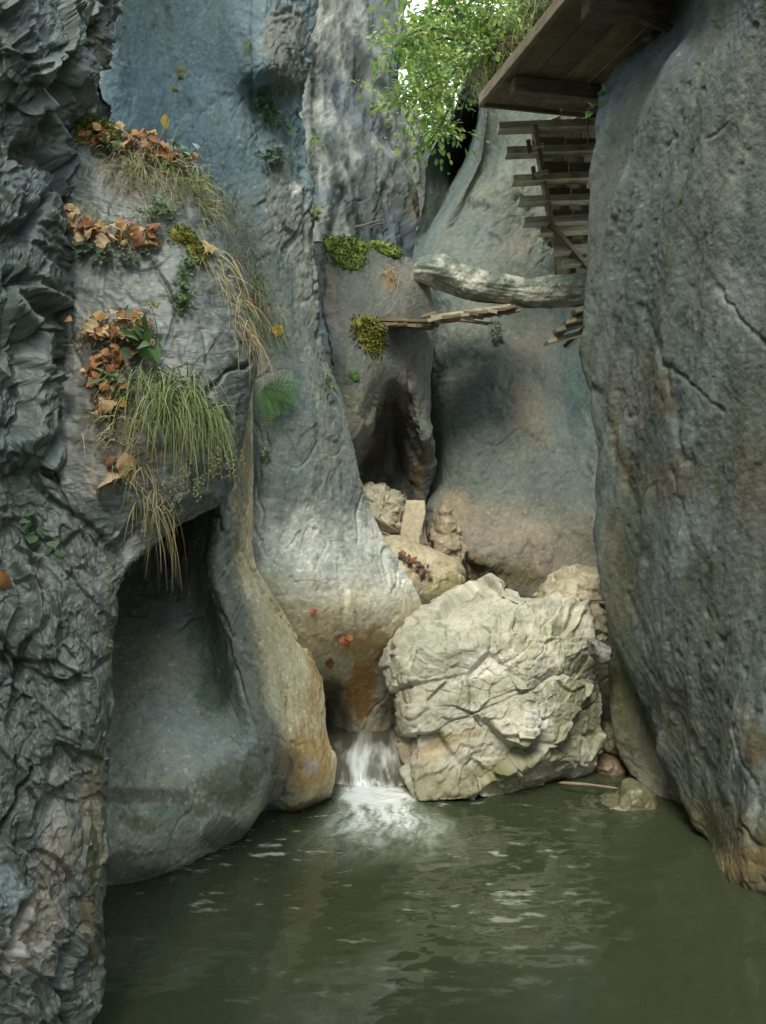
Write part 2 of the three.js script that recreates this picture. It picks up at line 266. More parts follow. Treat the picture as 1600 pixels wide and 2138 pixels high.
// ---- the tall bluish wall in the middle with its scoured pale foot
cliff('middle_cliff', [
  [[60, -1500, 5.4], [200, -1500, 5.5], [330, -1500, 5.6], [430, -1500, 5.6], [520, -1500, 5.7], [600, -1500, 6.0]],
  [[60, -700, 5.2], [220, -700, 5.3], [350, -700, 5.45], [450, -700, 5.5], [540, -700, 5.5], [630, -700, 5.8]],
  [[60, -250, 5.2], [230, -250, 5.25], [340, -250, 5.5], [450, -250, 5.5], [560, -250, 5.4], [655, -250, 5.75]],
  [[60, 0, 5.2], [235, 0, 5.25], [335, 0, 5.5], [440, 0, 5.45], [560, 0, 5.3], [652, 0, 5.7]],
  [[60, 140, 5.2], [235, 140, 5.25], [350, 140, 5.48], [450, 140, 5.45], [570, 140, 5.2], [640, 150, 5.62]],
  [[60, 210, 5.2], [240, 210, 5.25], [365, 210, 5.46], [460, 210, 5.42], [570, 205, 5.5], [632, 215, 5.72]],
  [[60, 330, 5.2], [240, 330, 5.2], [370, 330, 5.38], [470, 330, 5.38], [570, 330, 5.5], [640, 330, 5.72]],
  [[60, 450, 5.2], [240, 450, 5.2], [380, 450, 5.34], [480, 450, 5.36], [570, 450, 5.46], [652, 450, 5.72]],
  [[60, 600, 5.1], [240, 600, 5.15], [400, 600, 5.3], [500, 600, 5.34], [580, 600, 5.42], [660, 600, 5.68]],
  [[60, 720, 5.1], [240, 720, 5.15], [420, 720, 5.3], [520, 720, 5.34], [600, 720, 5.38], [668, 720, 5.64]],
  [[60, 850, 7.2], [260, 850, 7.2], [440, 850, 5.3], [530, 850, 5.34], [630, 850, 5.36], [716, 850, 5.64]],
  [[60, 1000, 7.2], [260, 1000, 7.2], [440, 1000, 6.0], [530, 1000, 5.34], [650, 1000, 5.34], [750, 1000, 5.66]],
  [[60, 1130, 7.2], [260, 1130, 7.2], [440, 1130, 6.0], [530, 1130, 5.3], [670, 1130, 5.34], [800, 1130, 5.72]],
  [[60, 1220, 7.2], [260, 1220, 7.2], [440, 1220, 6.0], [540, 1220, 5.22], [690, 1220, 5.3], [850, 1220, 5.74]],
  [[60, 1275, 7.2], [260, 1275, 7.2], [440, 1275, 6.0], [560, 1275, 5.22], [710, 1275, 5.3], [872, 1275, 5.78]],
  [[60, 1340, 7.2], [260, 1340, 7.2], [440, 1340, 6.0], [580, 1340, 5.3], [720, 1340, 5.4], [875, 1340, 5.86]],
  [[60, 1390, 7.2], [260, 1390, 7.2], [440, 1390, 6.0], [610, 1390, 5.5], [735, 1390, 5.62], [870, 1390, 5.95]],
  [[60, 1450, 7.2], [260, 1450, 7.2], [440, 1450, 6.0], [640, 1450, 6.2], [742, 1450, 5.86], [865, 1450, 6.05]],
  [[60, 1520, 6.2], [260, 1520, 6.3], [440, 1520, 6.4], [650, 1520, 6.35], [745, 1520, 5.98], [860, 1520, 6.15]],
  [[60, 1700, 6.3], [260, 1700, 6.4], [440, 1700, 6.5], [650, 1700, 6.5], [745, 1700, 6.1], [860, 1700, 6.3]],
], {
  right: true, tone: 0.92, label: 'tall blue-grey water-worn wall left of centre with a pale tan foot', cell: 3.0,
  relief: (x, y, z, px, py) => smoothRelief(0.8)(x, y, z) + sstep(700, 450, py) * sstep(480, 560, px) * 0.35 * brokenRelief(1, 2.2, 1.6, -0.5)(x, y, z) + 0.012 * fbm(x * 9, y * 2.2, z * 9, 3),
  grooves: [[[[335, -40], [340, 80], [375, 180], [400, 260]], 16, 0.03], [[[520, -20], [515, 90], [525, 190], [545, 300]], 8, 0.03], [[[410, 250], [430, 220], [490, 195]], 4, 0.012], [[[640, 120], [625, 260], [632, 420], [640, 520]], 7, 0.04], [[[655, 420], [658, 600], [664, 720], [700, 850]], 5, 0.03], [[[600, 1150], [625, 1110], [628, 1170]], 3, 0.01], [[[525, 1090], [560, 1160], [620, 1220]], 4, 0.012], [[[700, 1330], [740, 1370], [745, 1420], [740, 1490]], 4, 0.015], [[[610, 1215], [690, 1215]], 3, 0.008], [[[530, 790], [600, 770]], 3, 0.012]],
  color: (x, y, z, px, py) => {
    const w = 55 * fbm(x * 3, y * 3, z * 3, 4) + 26 * fbm(x * 14, y * 8, z * 14, 3);
    const up = mottled([0.135, 0.2, 0.235], [0.18, 0.245, 0.27], [0.15, 0.175, 0.16], 2)(x, y, z);
    const mid = mottled([0.135, 0.165, 0.16], [0.2, 0.22, 0.19], [0.11, 0.15, 0.165], 3)(x, y, z);
    const tide = mottled([0.42, 0.45, 0.42], [0.6, 0.61, 0.56], [0.27, 0.31, 0.29], 5)(x, y, z);
    const foot = mottled([0.5, 0.455, 0.33], [0.44, 0.385, 0.26], [0.54, 0.5, 0.39], 3)(x, y, z);
    const wd = w * 0.7 - (px - 600) * 0.12;
    let c = mixc(up, mid, sstep(330, 520, py + w)); c = mixc(c, tide, sstep(1020, 1100, py + w * 1.5)); return mixc(c, foot, sstep(1160, 1285, py + w * 1.5 - (px - 640) * 0.15));
  },
  patches: [[770, 1345, 70, 50, 0.2, [0.33, 0.21, 0.085], 0.75], [752, 1440, 34, 90, 0.1, [0.36, 0.19, 0.05], 0.9], [690, 1310, 60, 30, 0.5, [0.36, 0.27, 0.15], 0.5], [690, 1460, 26, 60, 0, [0.12, 0.12, 0.09], 0.8], [600, 100, 60, 110, 0, [0.15, 0.15, 0.125], 0.85], [590, 420, 50, 120, 0, [0.22, 0.225, 0.2], 0.6], [612, 392, 14, 18, 0, PALE, 0.9], [800, 1470, 14, 60, 0, [0.4, 0.4, 0.36], 0.5], [560, 820, 30, 90, 0, [0.27, 0.26, 0.22], 0.5], [700, 1050, 50, 70, 0, [0.16, 0.19, 0.2], 0.6], [640, 580, 30, 140, 0, [0.21, 0.21, 0.185], 0.5]],
});
// ---- the scoured bulge in the shade and the spur beside the fall
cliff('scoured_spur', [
  [[100, 560, 5.7], [200, 560, 5.7], [330, 560, 5.7], [440, 560, 5.7], [460, 560, 5.7], [470, 560, 5.7], [476, 560, 5.7], [480, 560, 5.7]],
  [[100, 740, 4.9], [200, 740, 5.0], [330, 740, 5.1], [470, 740, 5.0], [495, 740, 4.95], [512, 740, 5.0], [520, 740, 5.1], [529, 740, 5.2]],
  [[100, 900, 5.6], [230, 900, 6.2], [350, 900, 6.0], [470, 900, 4.95], [492, 900, 4.82], [508, 900, 4.85], [518, 900, 4.95], [528, 900, 5.1]],
  [[100, 1060, 5.6], [230, 1060, 6.4], [345, 1060, 6.2], [435, 1060, 4.9], [468, 1060, 4.68], [498, 1060, 4.7], [515, 1060, 4.8], [527, 1060, 5.0]],
  [[100, 1180, 5.4], [230, 1180, 5.75], [340, 1180, 5.65], [410, 1180, 5.1], [436, 1180, 4.62], [478, 1180, 4.62], [510, 1180, 4.78], [531, 1180, 5.0]],
  [[100, 1260, 4.5], [230, 1260, 5.25], [340, 1260, 5.2], [426, 1260, 4.95], [455, 1260, 4.56], [500, 1260, 4.62], [545, 1260, 4.8], [588, 1268, 5.2]],
  [[100, 1370, 4.7], [230, 1370, 4.76], [340, 1370, 4.76], [440, 1370, 4.82], [486, 1370, 4.52], [540, 1370, 4.64], [600, 1370, 4.88], [655, 1380, 5.28]],
  [[100, 1450, 4.4], [230, 1450, 4.44], [340, 1450, 4.46], [448, 1450, 4.64], [510, 1450, 4.46], [558, 1450, 4.62], [622, 1450, 4.84], [672, 1450, 5.14]],
  [[100, 1540, 4.15], [230, 1540, 4.2], [345, 1540, 4.22], [455, 1540, 4.42], [543, 1540, 4.4], [583, 1540, 4.6], [638, 1540, 4.74], [682, 1535, 5.04]],
  [[100, 1615, 3.95], [230, 1615, 4.04], [345, 1615, 4.05], [455, 1615, 4.24], [560, 1615, 4.38], [579, 1615, 4.76], [640, 1615, 4.72], [699, 1590, 4.98]],
  [[100, 1680, 3.88], [230, 1680, 3.94], [345, 1680, 3.97], [445, 1680, 4.18], [542, 1680, 4.44], [562, 1672, 4.86], [625, 1682, 4.86], [690, 1648, 5.04]],
  [[100, 1750, 3.86], [228, 1755, 3.88], [338, 1750, 3.94], [425, 1750, 4.14], [508, 1735, 4.5], [548, 1700, 5.05], [618, 1698, 5.1], [684, 1680, 5.3]],
  [[100, 1840, 3.9], [220, 1845, 3.94], [325, 1835, 4.05], [410, 1815, 4.32], [488, 1775, 4.72], [540, 1730, 5.3], [610, 1725, 5.35], [680, 1705, 5.5]],
  [[100, 1885, 4.05], [220, 1880, 4.12], [325, 1868, 4.3], [405, 1840, 4.6], [480, 1800, 5.0], [535, 1760, 5.6], [605, 1755, 5.65], [675, 1740, 5.8]],
  [[100, 2000, 4.4], [220, 1990, 4.5], [325, 1970, 4.7], [405, 1940, 5.0], [480, 1900, 5.4], [535, 1860, 5.9], [605, 1850, 6.0], [675, 1840, 6.1]],
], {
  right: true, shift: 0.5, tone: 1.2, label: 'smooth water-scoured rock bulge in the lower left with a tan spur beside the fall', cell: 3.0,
  relief: (x, y, z, px, py) => smoothRelief(0.55)(x, y, z) + 0.012 * fbm(x * 6, y * 6, z * 6, 4) * sstep(1500, 1700, py),
  grooves: [[[[531, 1190], [560, 1250], [605, 1310], [640, 1360], [672, 1410]], 5, 0.03], [[[440, 1060], [470, 1120], [480, 1180]], 5, 0.02], [[[570, 1535], [600, 1555], [640, 1552]], 3, 0.012], [[[420, 1185], [440, 1250], [490, 1330]], 5, 0.02], [[[470, 1330], [505, 1440], [548, 1540], [572, 1620]], 6, 0.03], [[[480, 1060], [500, 1180], [535, 1300], [560, 1420]], 5, 0.018], [[[600, 1440], [610, 1520], [600, 1600], [590, 1660]], 8, 0.02]],
  color: (x, y, z, px, py) => {
    const w = 45 * fbm(x * 4, y * 4, z * 4, 4);
    const bulge = mottled([0.3, 0.33, 0.315], [0.37, 0.365, 0.3], [0.21, 0.26, 0.225], 2.5)(x, y, z);
    const ridgeC = mottled([0.2, 0.2, 0.17], [0.15, 0.16, 0.145], [0.25, 0.235, 0.18], 4)(x, y, z);
    const spur = mottled([0.56, 0.49, 0.34], [0.5, 0.41, 0.26], [0.6, 0.55, 0.42], 4)(x, y, z);
    const edge = 430 + clamp((py - 1200) / 400, 0, 1) * 125;
    let c = mixc(bulge, ridgeC, sstep(edge - 12, edge + 14, px + w * 0.5)); 
    return mixc(c, spur, sstep(edge + 45, edge + 85, px + w * 0.8 + (py - 1250) * 0.05));
  },
  patches: [[655, 1440, 20, 90, 0, [0.38, 0.25, 0.1], 0.7], [645, 1590, 55, 80, 0, [0.4, 0.25, 0.09], 0.8], [600, 1600, 25, 35, 0.3, [0.4, 0.36, 0.33], 0.5], [650, 1600, 18, 22, 0, [0.42, 0.36, 0.33], 0.7], [620, 1690, 80, 16, -0.35, [0.13, 0.105, 0.06], 0.8], [470, 1640, 70, 60, 0.2, [0.13, 0.135, 0.09], 0.85], [300, 1660, 120, 22, 0, [0.14, 0.13, 0.09], 0.8], [280, 1810, 130, 40, 0.1, [0.12, 0.115, 0.085], 0.85], [470, 1750, 60, 50, 0.6, [0.13, 0.13, 0.09], 0.85], [440, 1430, 40, 70, 0, [0.12, 0.165, 0.11], 0.8], [380, 1560, 90, 60, 0.3, [0.42, 0.44, 0.43], 0.6], [290, 1720, 50, 22, 0.2, [0.15, 0.13, 0.08], 0.8], [420, 1690, 30, 20, 0.2, [0.14, 0.12, 0.08], 0.8], [440, 1790, 26, 16, -0.4, [0.36, 0.33, 0.26], 0.8], [330, 1800, 70, 16, 0.1, [0.3, 0.29, 0.24], 0.6], [430, 1300, 40, 70, 0, [0.16, 0.19, 0.14], 0.6], [360, 1700, 60, 40, 0, GREEN, 0.4], [530, 1600, 26, 60, 0.3, [0.1, 0.095, 0.06], 0.8], [500, 900, 26, 260, 0, [0.16, 0.125, 0.08], 0.8]],  // thin dark band at the spur base paints undercut shade together with wet rock
});
// ---- far left wall, streaked
cliff('far_left_cliff', [
  [[420, -1100, 9.6], [560, -1100, 9.8], [680, -1100, 10.1], [770, -1100, 10.3], [850, -1100, 10.8]],
  [[420, -300, 9.6], [560, -300, 9.7], [680, -300, 9.9], [770, -300, 10.1], [845, -300, 10.6]],
  [[420, 0, 9.6], [560, 0, 9.7], [680, 0, 9.9], [770, 0, 10.0], [842, 0, 10.5]],
  [[420, 180, 9.6], [560, 180, 9.7], [680, 180, 9.9], [770, 180, 10.0], [832, 190, 10.5]],
  [[420, 280, 9.6], [560, 280, 9.7], [690, 280, 9.75], [790, 280, 9.9], [872, 290, 10.4]],
  [[420, 380, 9.6], [560, 380, 9.7], [700, 380, 9.6], [800, 380, 9.8], [892, 370, 10.3]],
  [[420, 460, 9.6], [560, 460, 9.7], [700, 460, 9.7], [800, 460, 9.75], [896, 450, 10.3]],
  [[420, 560, 9.6], [560, 560, 9.7], [700, 560, 9.6], [800, 560, 9.7], [910, 560, 10.2]],
  [[420, 760, 9.6], [560, 760, 9.7], [700, 760, 9.6], [820, 760, 9.7], [980, 760, 10.2]],
  [[420, 1300, 9.6], [560, 1300, 9.7], [700, 1300, 9.6], [820, 1300, 9.7], [980, 1300, 10.2]],
], {
  right: true, tone: 0.72, label: 'far grey wall streaked white and blue behind the left cliff', cell: 3.2,
  relief: (x, y, z) => smoothRelief(1.3)(x, y, z) + 0.22 * fbm(x * 2.4, y * 1.1, z * 2.4, 4) + 0.1 * facet(x * 2.2 + y * 0.6, y * 1.2, z * 2.2, 51, 1.6) + 0.05 * ridge(x * 6 + y, y * 2, z * 6, 3),
  grooves: [[[[650, 350], [720, 400], [700, 470], [690, 520]], 14, 0.08], [[[648, -40], [655, 200], [660, 420]], 10, 0.08]],
  color: (x, y, z) => { const s = sstep(-0.15, 0.3, fbm(x * 6 + y * 1.2, y * 1.1, z * 6, 5)), t = sstep(0.0, 0.3, fbm(x * 2, y * 2, z * 2 + 5, 4)); return mixc(mixc([0.085, 0.095, 0.09], [0.3, 0.3, 0.27], s), [0.13, 0.16, 0.195], t * 0.7); },
  patches: [[780, 380, 70, 60, 0, [0.14, 0.155, 0.16], 0.5], [830, 500, 50, 60, 0, [0.13, 0.16, 0.2], 0.6], [860, 440, 26, 50, 0, [0.2, 0.18, 0.1], 0.6], [700, 60, 40, 90, 0.1, [0.3, 0.29, 0.25], 0.6]],
});
// ---- mossy-topped shoulder behind the middle cliff, with the hollow
cliff('shoulder_rock', [
  [[560, 505, 7.0], [640, 505, 7.0], [690, 506, 7.05], [740, 512, 7.05], [790, 520, 7.05], [840, 540, 7.1], [875, 556, 7.2]],
  [[560, 600, 6.9], [640, 600, 6.9], [700, 600, 6.86], [750, 600, 6.86], [800, 600, 6.86], [850, 605, 6.9], [898, 615, 7.1]],
  [[560, 700, 6.8], [650, 700, 6.8], [705, 700, 6.72], [755, 700, 6.72], [805, 700, 6.8], [850, 700, 6.85], [902, 700, 7.1]],
  [[560, 790, 6.8], [660, 790, 6.8], [715, 790, 6.64], [765, 790, 6.64], [812, 790, 6.85], [855, 790, 6.9], [896, 790, 7.1]],
  [[560, 860, 6.8], [670, 860, 6.8], [725, 860, 6.62], [770, 860, 6.7], [815, 850, 7.3], [866, 860, 7.0], [893, 870, 7.1]],
  [[560, 920, 6.8], [680, 920, 6.8], [735, 925, 6.68], [775, 905, 6.9], [815, 900, 7.6], [872, 910, 7.05], [905, 920, 7.1]],
  [[560, 980, 6.9], [680, 980, 6.9], [735, 985, 7.1], [780, 980, 7.6], [820, 980, 7.7], [870, 980, 7.35], [903, 985, 7.3]],
  [[560, 1040, 7.0], [680, 1040, 7.0], [735, 1045, 7.4], [780, 1045, 7.7], [820, 1045, 7.65], [865, 1045, 7.4], [888, 1050, 7.4]],
  [[560, 1150, 7.0], [680, 1150, 7.0], [735, 1150, 7.4], [780, 1150, 7.6], [820, 1150, 7.5], [865, 1150, 7.3], [895, 1150, 7.3]],
  [[560, 1350, 7.0], [680, 1350, 7.0], [735, 1350, 7.3], [780, 1350, 7.5], [820, 1350, 7.4], [865, 1350, 7.2], [895, 1350, 7.2]],
], {
  right: true, top: true, tone: 0.7, label: 'rounded rock shoulder behind the middle cliff with a dark hollow under it', cell: 3.2,
  relief: (x, y, z, px, py) => smoothRelief(0.9)(x, y, z) + 0.03 * facet(x * 6, y * 4, z * 6, 61, 1.0) * sstep(760, 830, py),
  grooves: [[[[680, 520], [668, 640], [690, 760]], 6, 0.04], [[[740, 960], [790, 890], [830, 830]], 6, 0.03], [[[860, 740], [850, 850], [875, 940]], 7, 0.04]],
  color: mottled([0.16, 0.175, 0.155], [0.21, 0.195, 0.17], [0.13, 0.16, 0.155], 3),
  patches: [[680, 680, 26, 60, -0.2, [0.25, 0.29, 0.32], 0.8], [760, 850, 60, 60, 0, [0.22, 0.22, 0.15], 0.6], [690, 600, 16, 90, -0.1, [0.27, 0.21, 0.15], 0.6], [875, 990, 12, 70, 0.15, [0.2, 0.12, 0.05], 0.8], [815, 580, 18, 28, 0, [0.33, 0.19, 0.05], 0.6], [800, 960, 60, 60, 0, [0.16, 0.13, 0.09], 0.6], [860, 800, 30, 100, 0, [0.23, 0.2, 0.18], 0.5]],
});
// ---- centre wall closing the gorge
cliff('back_cliff', [
  [[1280, -420, 8.4], [1285, -420, 8.3], [1290, -420, 8.2], [1340, -420, 8.0], [1400, -420, 7.8], [1460, -420, 7.6], [1520, -420, 7.4], [1600, -420, 7.2]],
  [[1140, -60, 8.8], [1145, -60, 8.7], [1150, -60, 8.6], [1200, -60, 8.3], [1250, -60, 8.1], [1300, -60, 7.9], [1360, -60, 7.6], [1460, -60, 7.4]],
  [[985, 150, 8.6], [996, 150, 8.55], [1012, 130, 8.5], [1060, 140, 8.3], [1110, 140, 8.1], [1170, 140, 8.0], [1240, 140, 7.9], [1380, 140, 7.5]],
  [[950, 230, 9.8], [984, 230, 12], [1012, 235, 8.45], [1022, 235, 8.2], [1080, 230, 8.05], [1150, 230, 8.0], [1230, 230, 7.95], [1380, 230, 7.5]],
  [[898, 330, 9.8], [945, 330, 12.2], [990, 335, 8.45], [1015, 330, 8.2], [1065, 330, 8.0], [1140, 330, 7.98], [1230, 330, 7.95], [1380, 330, 7.5]],
  [[886, 420, 9.6], [912, 420, 11], [944, 425, 8.35], [980, 420, 8.1], [1045, 420, 7.9], [1130, 420, 7.95], [1230, 420, 7.95], [1380, 420, 7.5]],
  [[862, 520, 9.0], [884, 520, 8.7], [893, 520, 8.3], [950, 520, 8.0], [1030, 520, 7.85], [1130, 520, 7.9], [1230, 520, 7.95], [1380, 520, 7.5]],
  [[850, 620, 8.9], [886, 620, 8.5], [900, 620, 8.1], [955, 620, 7.7], [1030, 620, 7.62], [1130, 620, 7.75], [1230, 620, 8.0], [1380, 620, 7.6]],
  [[850, 740, 8.9], [886, 740, 8.5], [903, 740, 7.8], [950, 740, 7.5], [1030, 740, 7.45], [1130, 740, 7.6], [1230, 740, 7.9], [1380, 740, 7.6]],
  [[850, 880, 8.9], [886, 880, 8.5], [905, 880, 7.7], [950, 880, 7.4], [1030, 880, 7.3], [1130, 880, 7.4], [1230, 880, 7.6], [1380, 880, 7.5]],
  [[850, 1000, 8.9], [886, 1000, 8.5], [910, 1000, 7.6], [950, 1000, 7.3], [1030, 1000, 7.2], [1130, 1000, 7.25], [1230, 1000, 7.4], [1380, 1000, 7.3]],
  [[850, 1065, 8.9], [886, 1065, 8.5], [892, 1065, 7.3], [945, 1070, 7.15], [1030, 1080, 7.1], [1130, 1080, 7.12], [1230, 1080, 7.2], [1380, 1080, 7.2]],
  [[850, 1140, 8.9], [886, 1140, 8.5], [898, 1140, 7.15], [955, 1150, 7.0], [1030, 1160, 6.98], [1130, 1160, 7.0], [1230, 1160, 7.1], [1380, 1160, 7.1]],
  [[850, 1185, 8.9], [886, 1185, 8.5], [960, 1185, 7.15], [1000, 1210, 7.1], [1050, 1225, 7.05], [1130, 1240, 7.0], [1230, 1240, 7.05], [1380, 1240, 7.1]],
  [[850, 1400, 8.9], [886, 1400, 8.5], [960, 1400, 7.3], [1000, 1400, 7.3], [1050, 1400, 7.3], [1130, 1400, 7.2], [1230, 1400, 7.2], [1380, 1400, 7.2]],
  [[850, 1900, 8.9], [886, 1900, 8.5], [960, 1900, 7.5], [1000, 1900, 7.5], [1050, 1900, 7.5], [1130, 1900, 7.4], [1230, 1900, 7.4], [1380, 1900, 7.4]],
], {
  left: true, tone: 0.66, label: 'broad smooth grey wall closing the gorge behind the boulders', cell: 3.2,
  relief: (x, y, z) => smoothRelief(0.9)(x, y, z) + 0.02 * fbm(x * 7, y * 1.6, z * 7, 3),
  grooves: [[[[1000, 420], [1060, 360], [1110, 450], [1200, 545]], 20, -0.05], [[[1080, 420], [1130, 490], [1200, 560]], 12, 0.05], [[[910, 1060], [925, 1120], [950, 1180]], 6, 0.03], [[[1000, 740], [960, 830]], 4, 0.012], [[[1100, 820], [1115, 880]], 5, 0.012]],
  color: (x, y, z, px, py) => {
    const w = 60 * fbm(x * 3, y * 2, z * 3, 4);
    const u = mottled([0.135, 0.17, 0.15], [0.185, 0.205, 0.175], [0.1, 0.135, 0.13], 2.4)(x, y, z), t = mottled([0.3, 0.275, 0.215], [0.25, 0.23, 0.185], [0.33, 0.3, 0.22], 3)(x, y, z);
    return mixc(u, t, sstep(1025, 1100, py + w + Math.abs(px - 1090) * -0.1));
  },
  patches: [[1110, 800, 70, 150, 0, [0.25, 0.225, 0.18], 0.75], [1112, 850, 8, 50, -0.3, [0.33, 0.27, 0.18], 0.6], [1000, 860, 70, 120, 0, [0.15, 0.185, 0.185], 0.6], [1080, 540, 50, 60, 0, [0.26, 0.23, 0.19], 0.35], [1110, 1000, 110, 50, 0, [0.15, 0.175, 0.17], 0.7], [945, 1060, 40, 50, 0, [0.33, 0.27, 0.17], 0.7], [1060, 1200, 90, 26, 0.1, [0.17, 0.15, 0.07], 0.75], [1090, 660, 24, 50, 0, [0.12, 0.15, 0.09], 0.5], [1010, 490, 14, 50, 0.4, [0.22, 0.27, 0.29], 0.35], [990, 1190, 20, 30, 0, [0.3, 0.18, 0.1], 0.6], [1130, 700, 30, 60, 0, [0.28, 0.255, 0.21], 0.5]],
});
// ---- right-hand wall, leaning over the pool
{
  const E = [[-2000, 1480, 6.0], [-900, 1420, 5.6], [-300, 1400, 5.8], [-40, 1390, 5.8], [60, 1360, 5.8], [140, 1290, 5.75], [220, 1256, 5.7], [320, 1247, 5.65], [430, 1232, 5.6], [600, 1228, 5.55], [740, 1227, 5.5], [880, 1234, 5.45], [1000, 1244, 5.4], [1120, 1250, 5.35], [1250, 1264, 5.3], [1380, 1294, 5.2], [1480, 1352, 5.05], [1580, 1398, 4.86], [1680, 1432, 4.66], [1760, 1472, 4.45], [1815, 1500, 4.25], [1850, 1530, 4.3], [1960, 1520, 4.5]];
  E.push([3000, 1510, 4.7]);
  cliff('right_cliff', E.map(([py, px, d]) => {
    const k = clamp((py - 1300) / 500), dr = lerp(3.9, 3.85, k);
    const f = [0, 0.1, 0.3, 0.62, 1, 1.9, 3.2, 5], x = [px, lerp(px, 1600, 0.16), lerp(px, 1600, 0.36), lerp(px, 1600, 0.66), 1600, 1800, 2150, 2700];
    const dd = [d, d - 0.3 * (1 - k * 0.6), lerp(d, dr, 0.5), lerp(d, dr, 0.78), dr, 3.45, 2.9, 2.3];
    const sag = py > 1700 ? [0, 0, 0, 0, 0, 0, 0, 0] : [0, 0, 0, 0, 0, 0, 0, 0];
    if (py === 3000) return x.map((q, i) => { const e = dd[i] + 0.35; return [q, 1069 + 2.1 * F / e, e]; });
    return x.map((q, i) => [q, py + (py > 1600 && py < 1860 ? Math.min(i, 4) * 6 * sstep(1600, 1850, py) : 0) + sag[i], py > 1840 ? dd[i] + (py - 1840) * 0.0028 * (i < 5 ? 1 : 0.6) : dd[i]]);
  }), {
    left: true, tone: 0.53, label: 'big leaning grey rock wall on the right dipping into the pool', cell: 3.0,
    relief: (x, y, z, px, py) => {
      const c = Math.cos(0.42), s = Math.sin(0.42), zz = -z, a = zz * c + y * s, b = y * c - zz * s; // flutes fall towards the viewer
      return 0.05 * fbm(x * 1.3, y * 0.8, z * 1.3, 3) + 0.01 * fbm(x * 5, y * 2.5, z * 5, 4) + sstep(-0.22, 0.2, fbm(a * 1.6, b * 0.8, x * 1.5 + 5, 3)) * (0.009 * (ridge(a * 11, b * 3, x * 8, 3) - 0.5) - 0.009 * sstep(0.3, 0.55, N(x * 19, y * 14, z * 19))) + 0.004 * fbm(x * 42, y * 42, z * 42, 3) + 0.075 * fbm(a * 2.2, b * 0.45, x * 1.4, 3) + 0.022 * sstep(0.05, 0.3, fbm(a * 5 + 3, b * 1.1, x * 2, 3)) + 0.016 * facet(a * 3.4, b * 1.2, x * 3, 71, 1.3) + 0.005 * facet(a * 12, b * 6, x * 10, 73, 1.3);
    },
    grooves: [[[[1330, 640], [1380, 760], [1400, 830], [1430, 960]], 10, 0.019], [[[1240, 820], [1290, 960], [1320, 1060], [1330, 1160]], 14, 0.019], [[[1400, 980], [1450, 1140]], 6, 0.011], [[[1380, 760], [1440, 800], [1510, 860]], 8, 0.014], [[[1500, 600], [1560, 680], [1600, 720]], 6, 0.011], [[[1470, 290], [1490, 282], [1520, 262]], 6, 0.007], [[[1530, 1480], [1545, 1560], [1590, 1640]], 7, 0.014], [[[1560, 1720], [1600, 1760]], 10, 0.017], [[[1300, 1240], [1380, 1420], [1450, 1560], [1500, 1680]], 14, 0.017]],
    color: (x, y, z, px, py) => {
      const w = 60 * fbm(x * 4, y * 2.5, z * 4, 4);
      const u = mottled([0.15, 0.19, 0.175], [0.2, 0.24, 0.215], [0.11, 0.16, 0.17], 3)(x, y, z), b = mottled([0.2, 0.185, 0.11], [0.15, 0.145, 0.08], [0.24, 0.21, 0.13], 4)(x, y, z);
      const a = -z * 0.913 + y * 0.408, q = y * 0.913 + z * 0.408, st = fbm(a * 3.2, q * 0.5, x * 2 + 3, 4), rs = fbm(a * 4.5 + 7, q * 0.8, x * 3, 4); // streaks along the flutes
      let c = mixc(u, [0.2, 0.25, 0.265], 0.7 * sstep(0.02, 0.24, st)); c = mixc(c, [0.23, 0.235, 0.2], 0.45 * sstep(0.05, 0.26, rs)); c = mixc(c, [0.13, 0.14, 0.09], 0.55 * sstep(0.08, 0.3, -st));
      return mixc(c, b, sstep(1640, 1720, py + w + (px - 1500) * -0.25));
    },
    patches: [[1420, 1150, 36, 130, 0.35, [0.24, 0.29, 0.32], 0.7], [1560, 620, 50, 90, 0, [0.29, 0.32, 0.32], 0.6], [1470, 640, 40, 70, 0, [0.27, 0.27, 0.25], 0.6], [1300, 850, 40, 100, 0.1, [0.29, 0.285, 0.25], 0.6], [1520, 1120, 60, 90, 0.5, [0.23, 0.27, 0.3], 0.5], [1540, 1540, 26, 90, 0.2, [0.34, 0.35, 0.31], 0.65], [1590, 1700, 14, 60, 0, [0.33, 0.38, 0.34], 0.8], [1560, 1800, 80, 40, 0, [0.29, 0.22, 0.1], 0.7], [1590, 1560, 20, 60, 0, [0.2, 0.16, 0.08], 0.7], [1400, 1000, 60, 70, 0.5, [0.19, 0.165, 0.11], 0.6], [1420, 1500, 50, 110, -0.45, [0.25, 0.235, 0.19], 0.5], [1290, 1200, 20, 160, -0.15, [0.17, 0.17, 0.1], 0.6], [1370, 800, 26, 70, -0.4, [0.17, 0.14, 0.08], 0.6], [1390, 100, 50, 40, 0.3, [0.25, 0.3, 0.31], 0.7], [1580, 1000, 40, 120, 0.2, [0.18, 0.16, 0.12], 0.5], [1290, 940, 14, 120, -0.25, [0.2, 0.17, 0.08], 0.6]],
  });
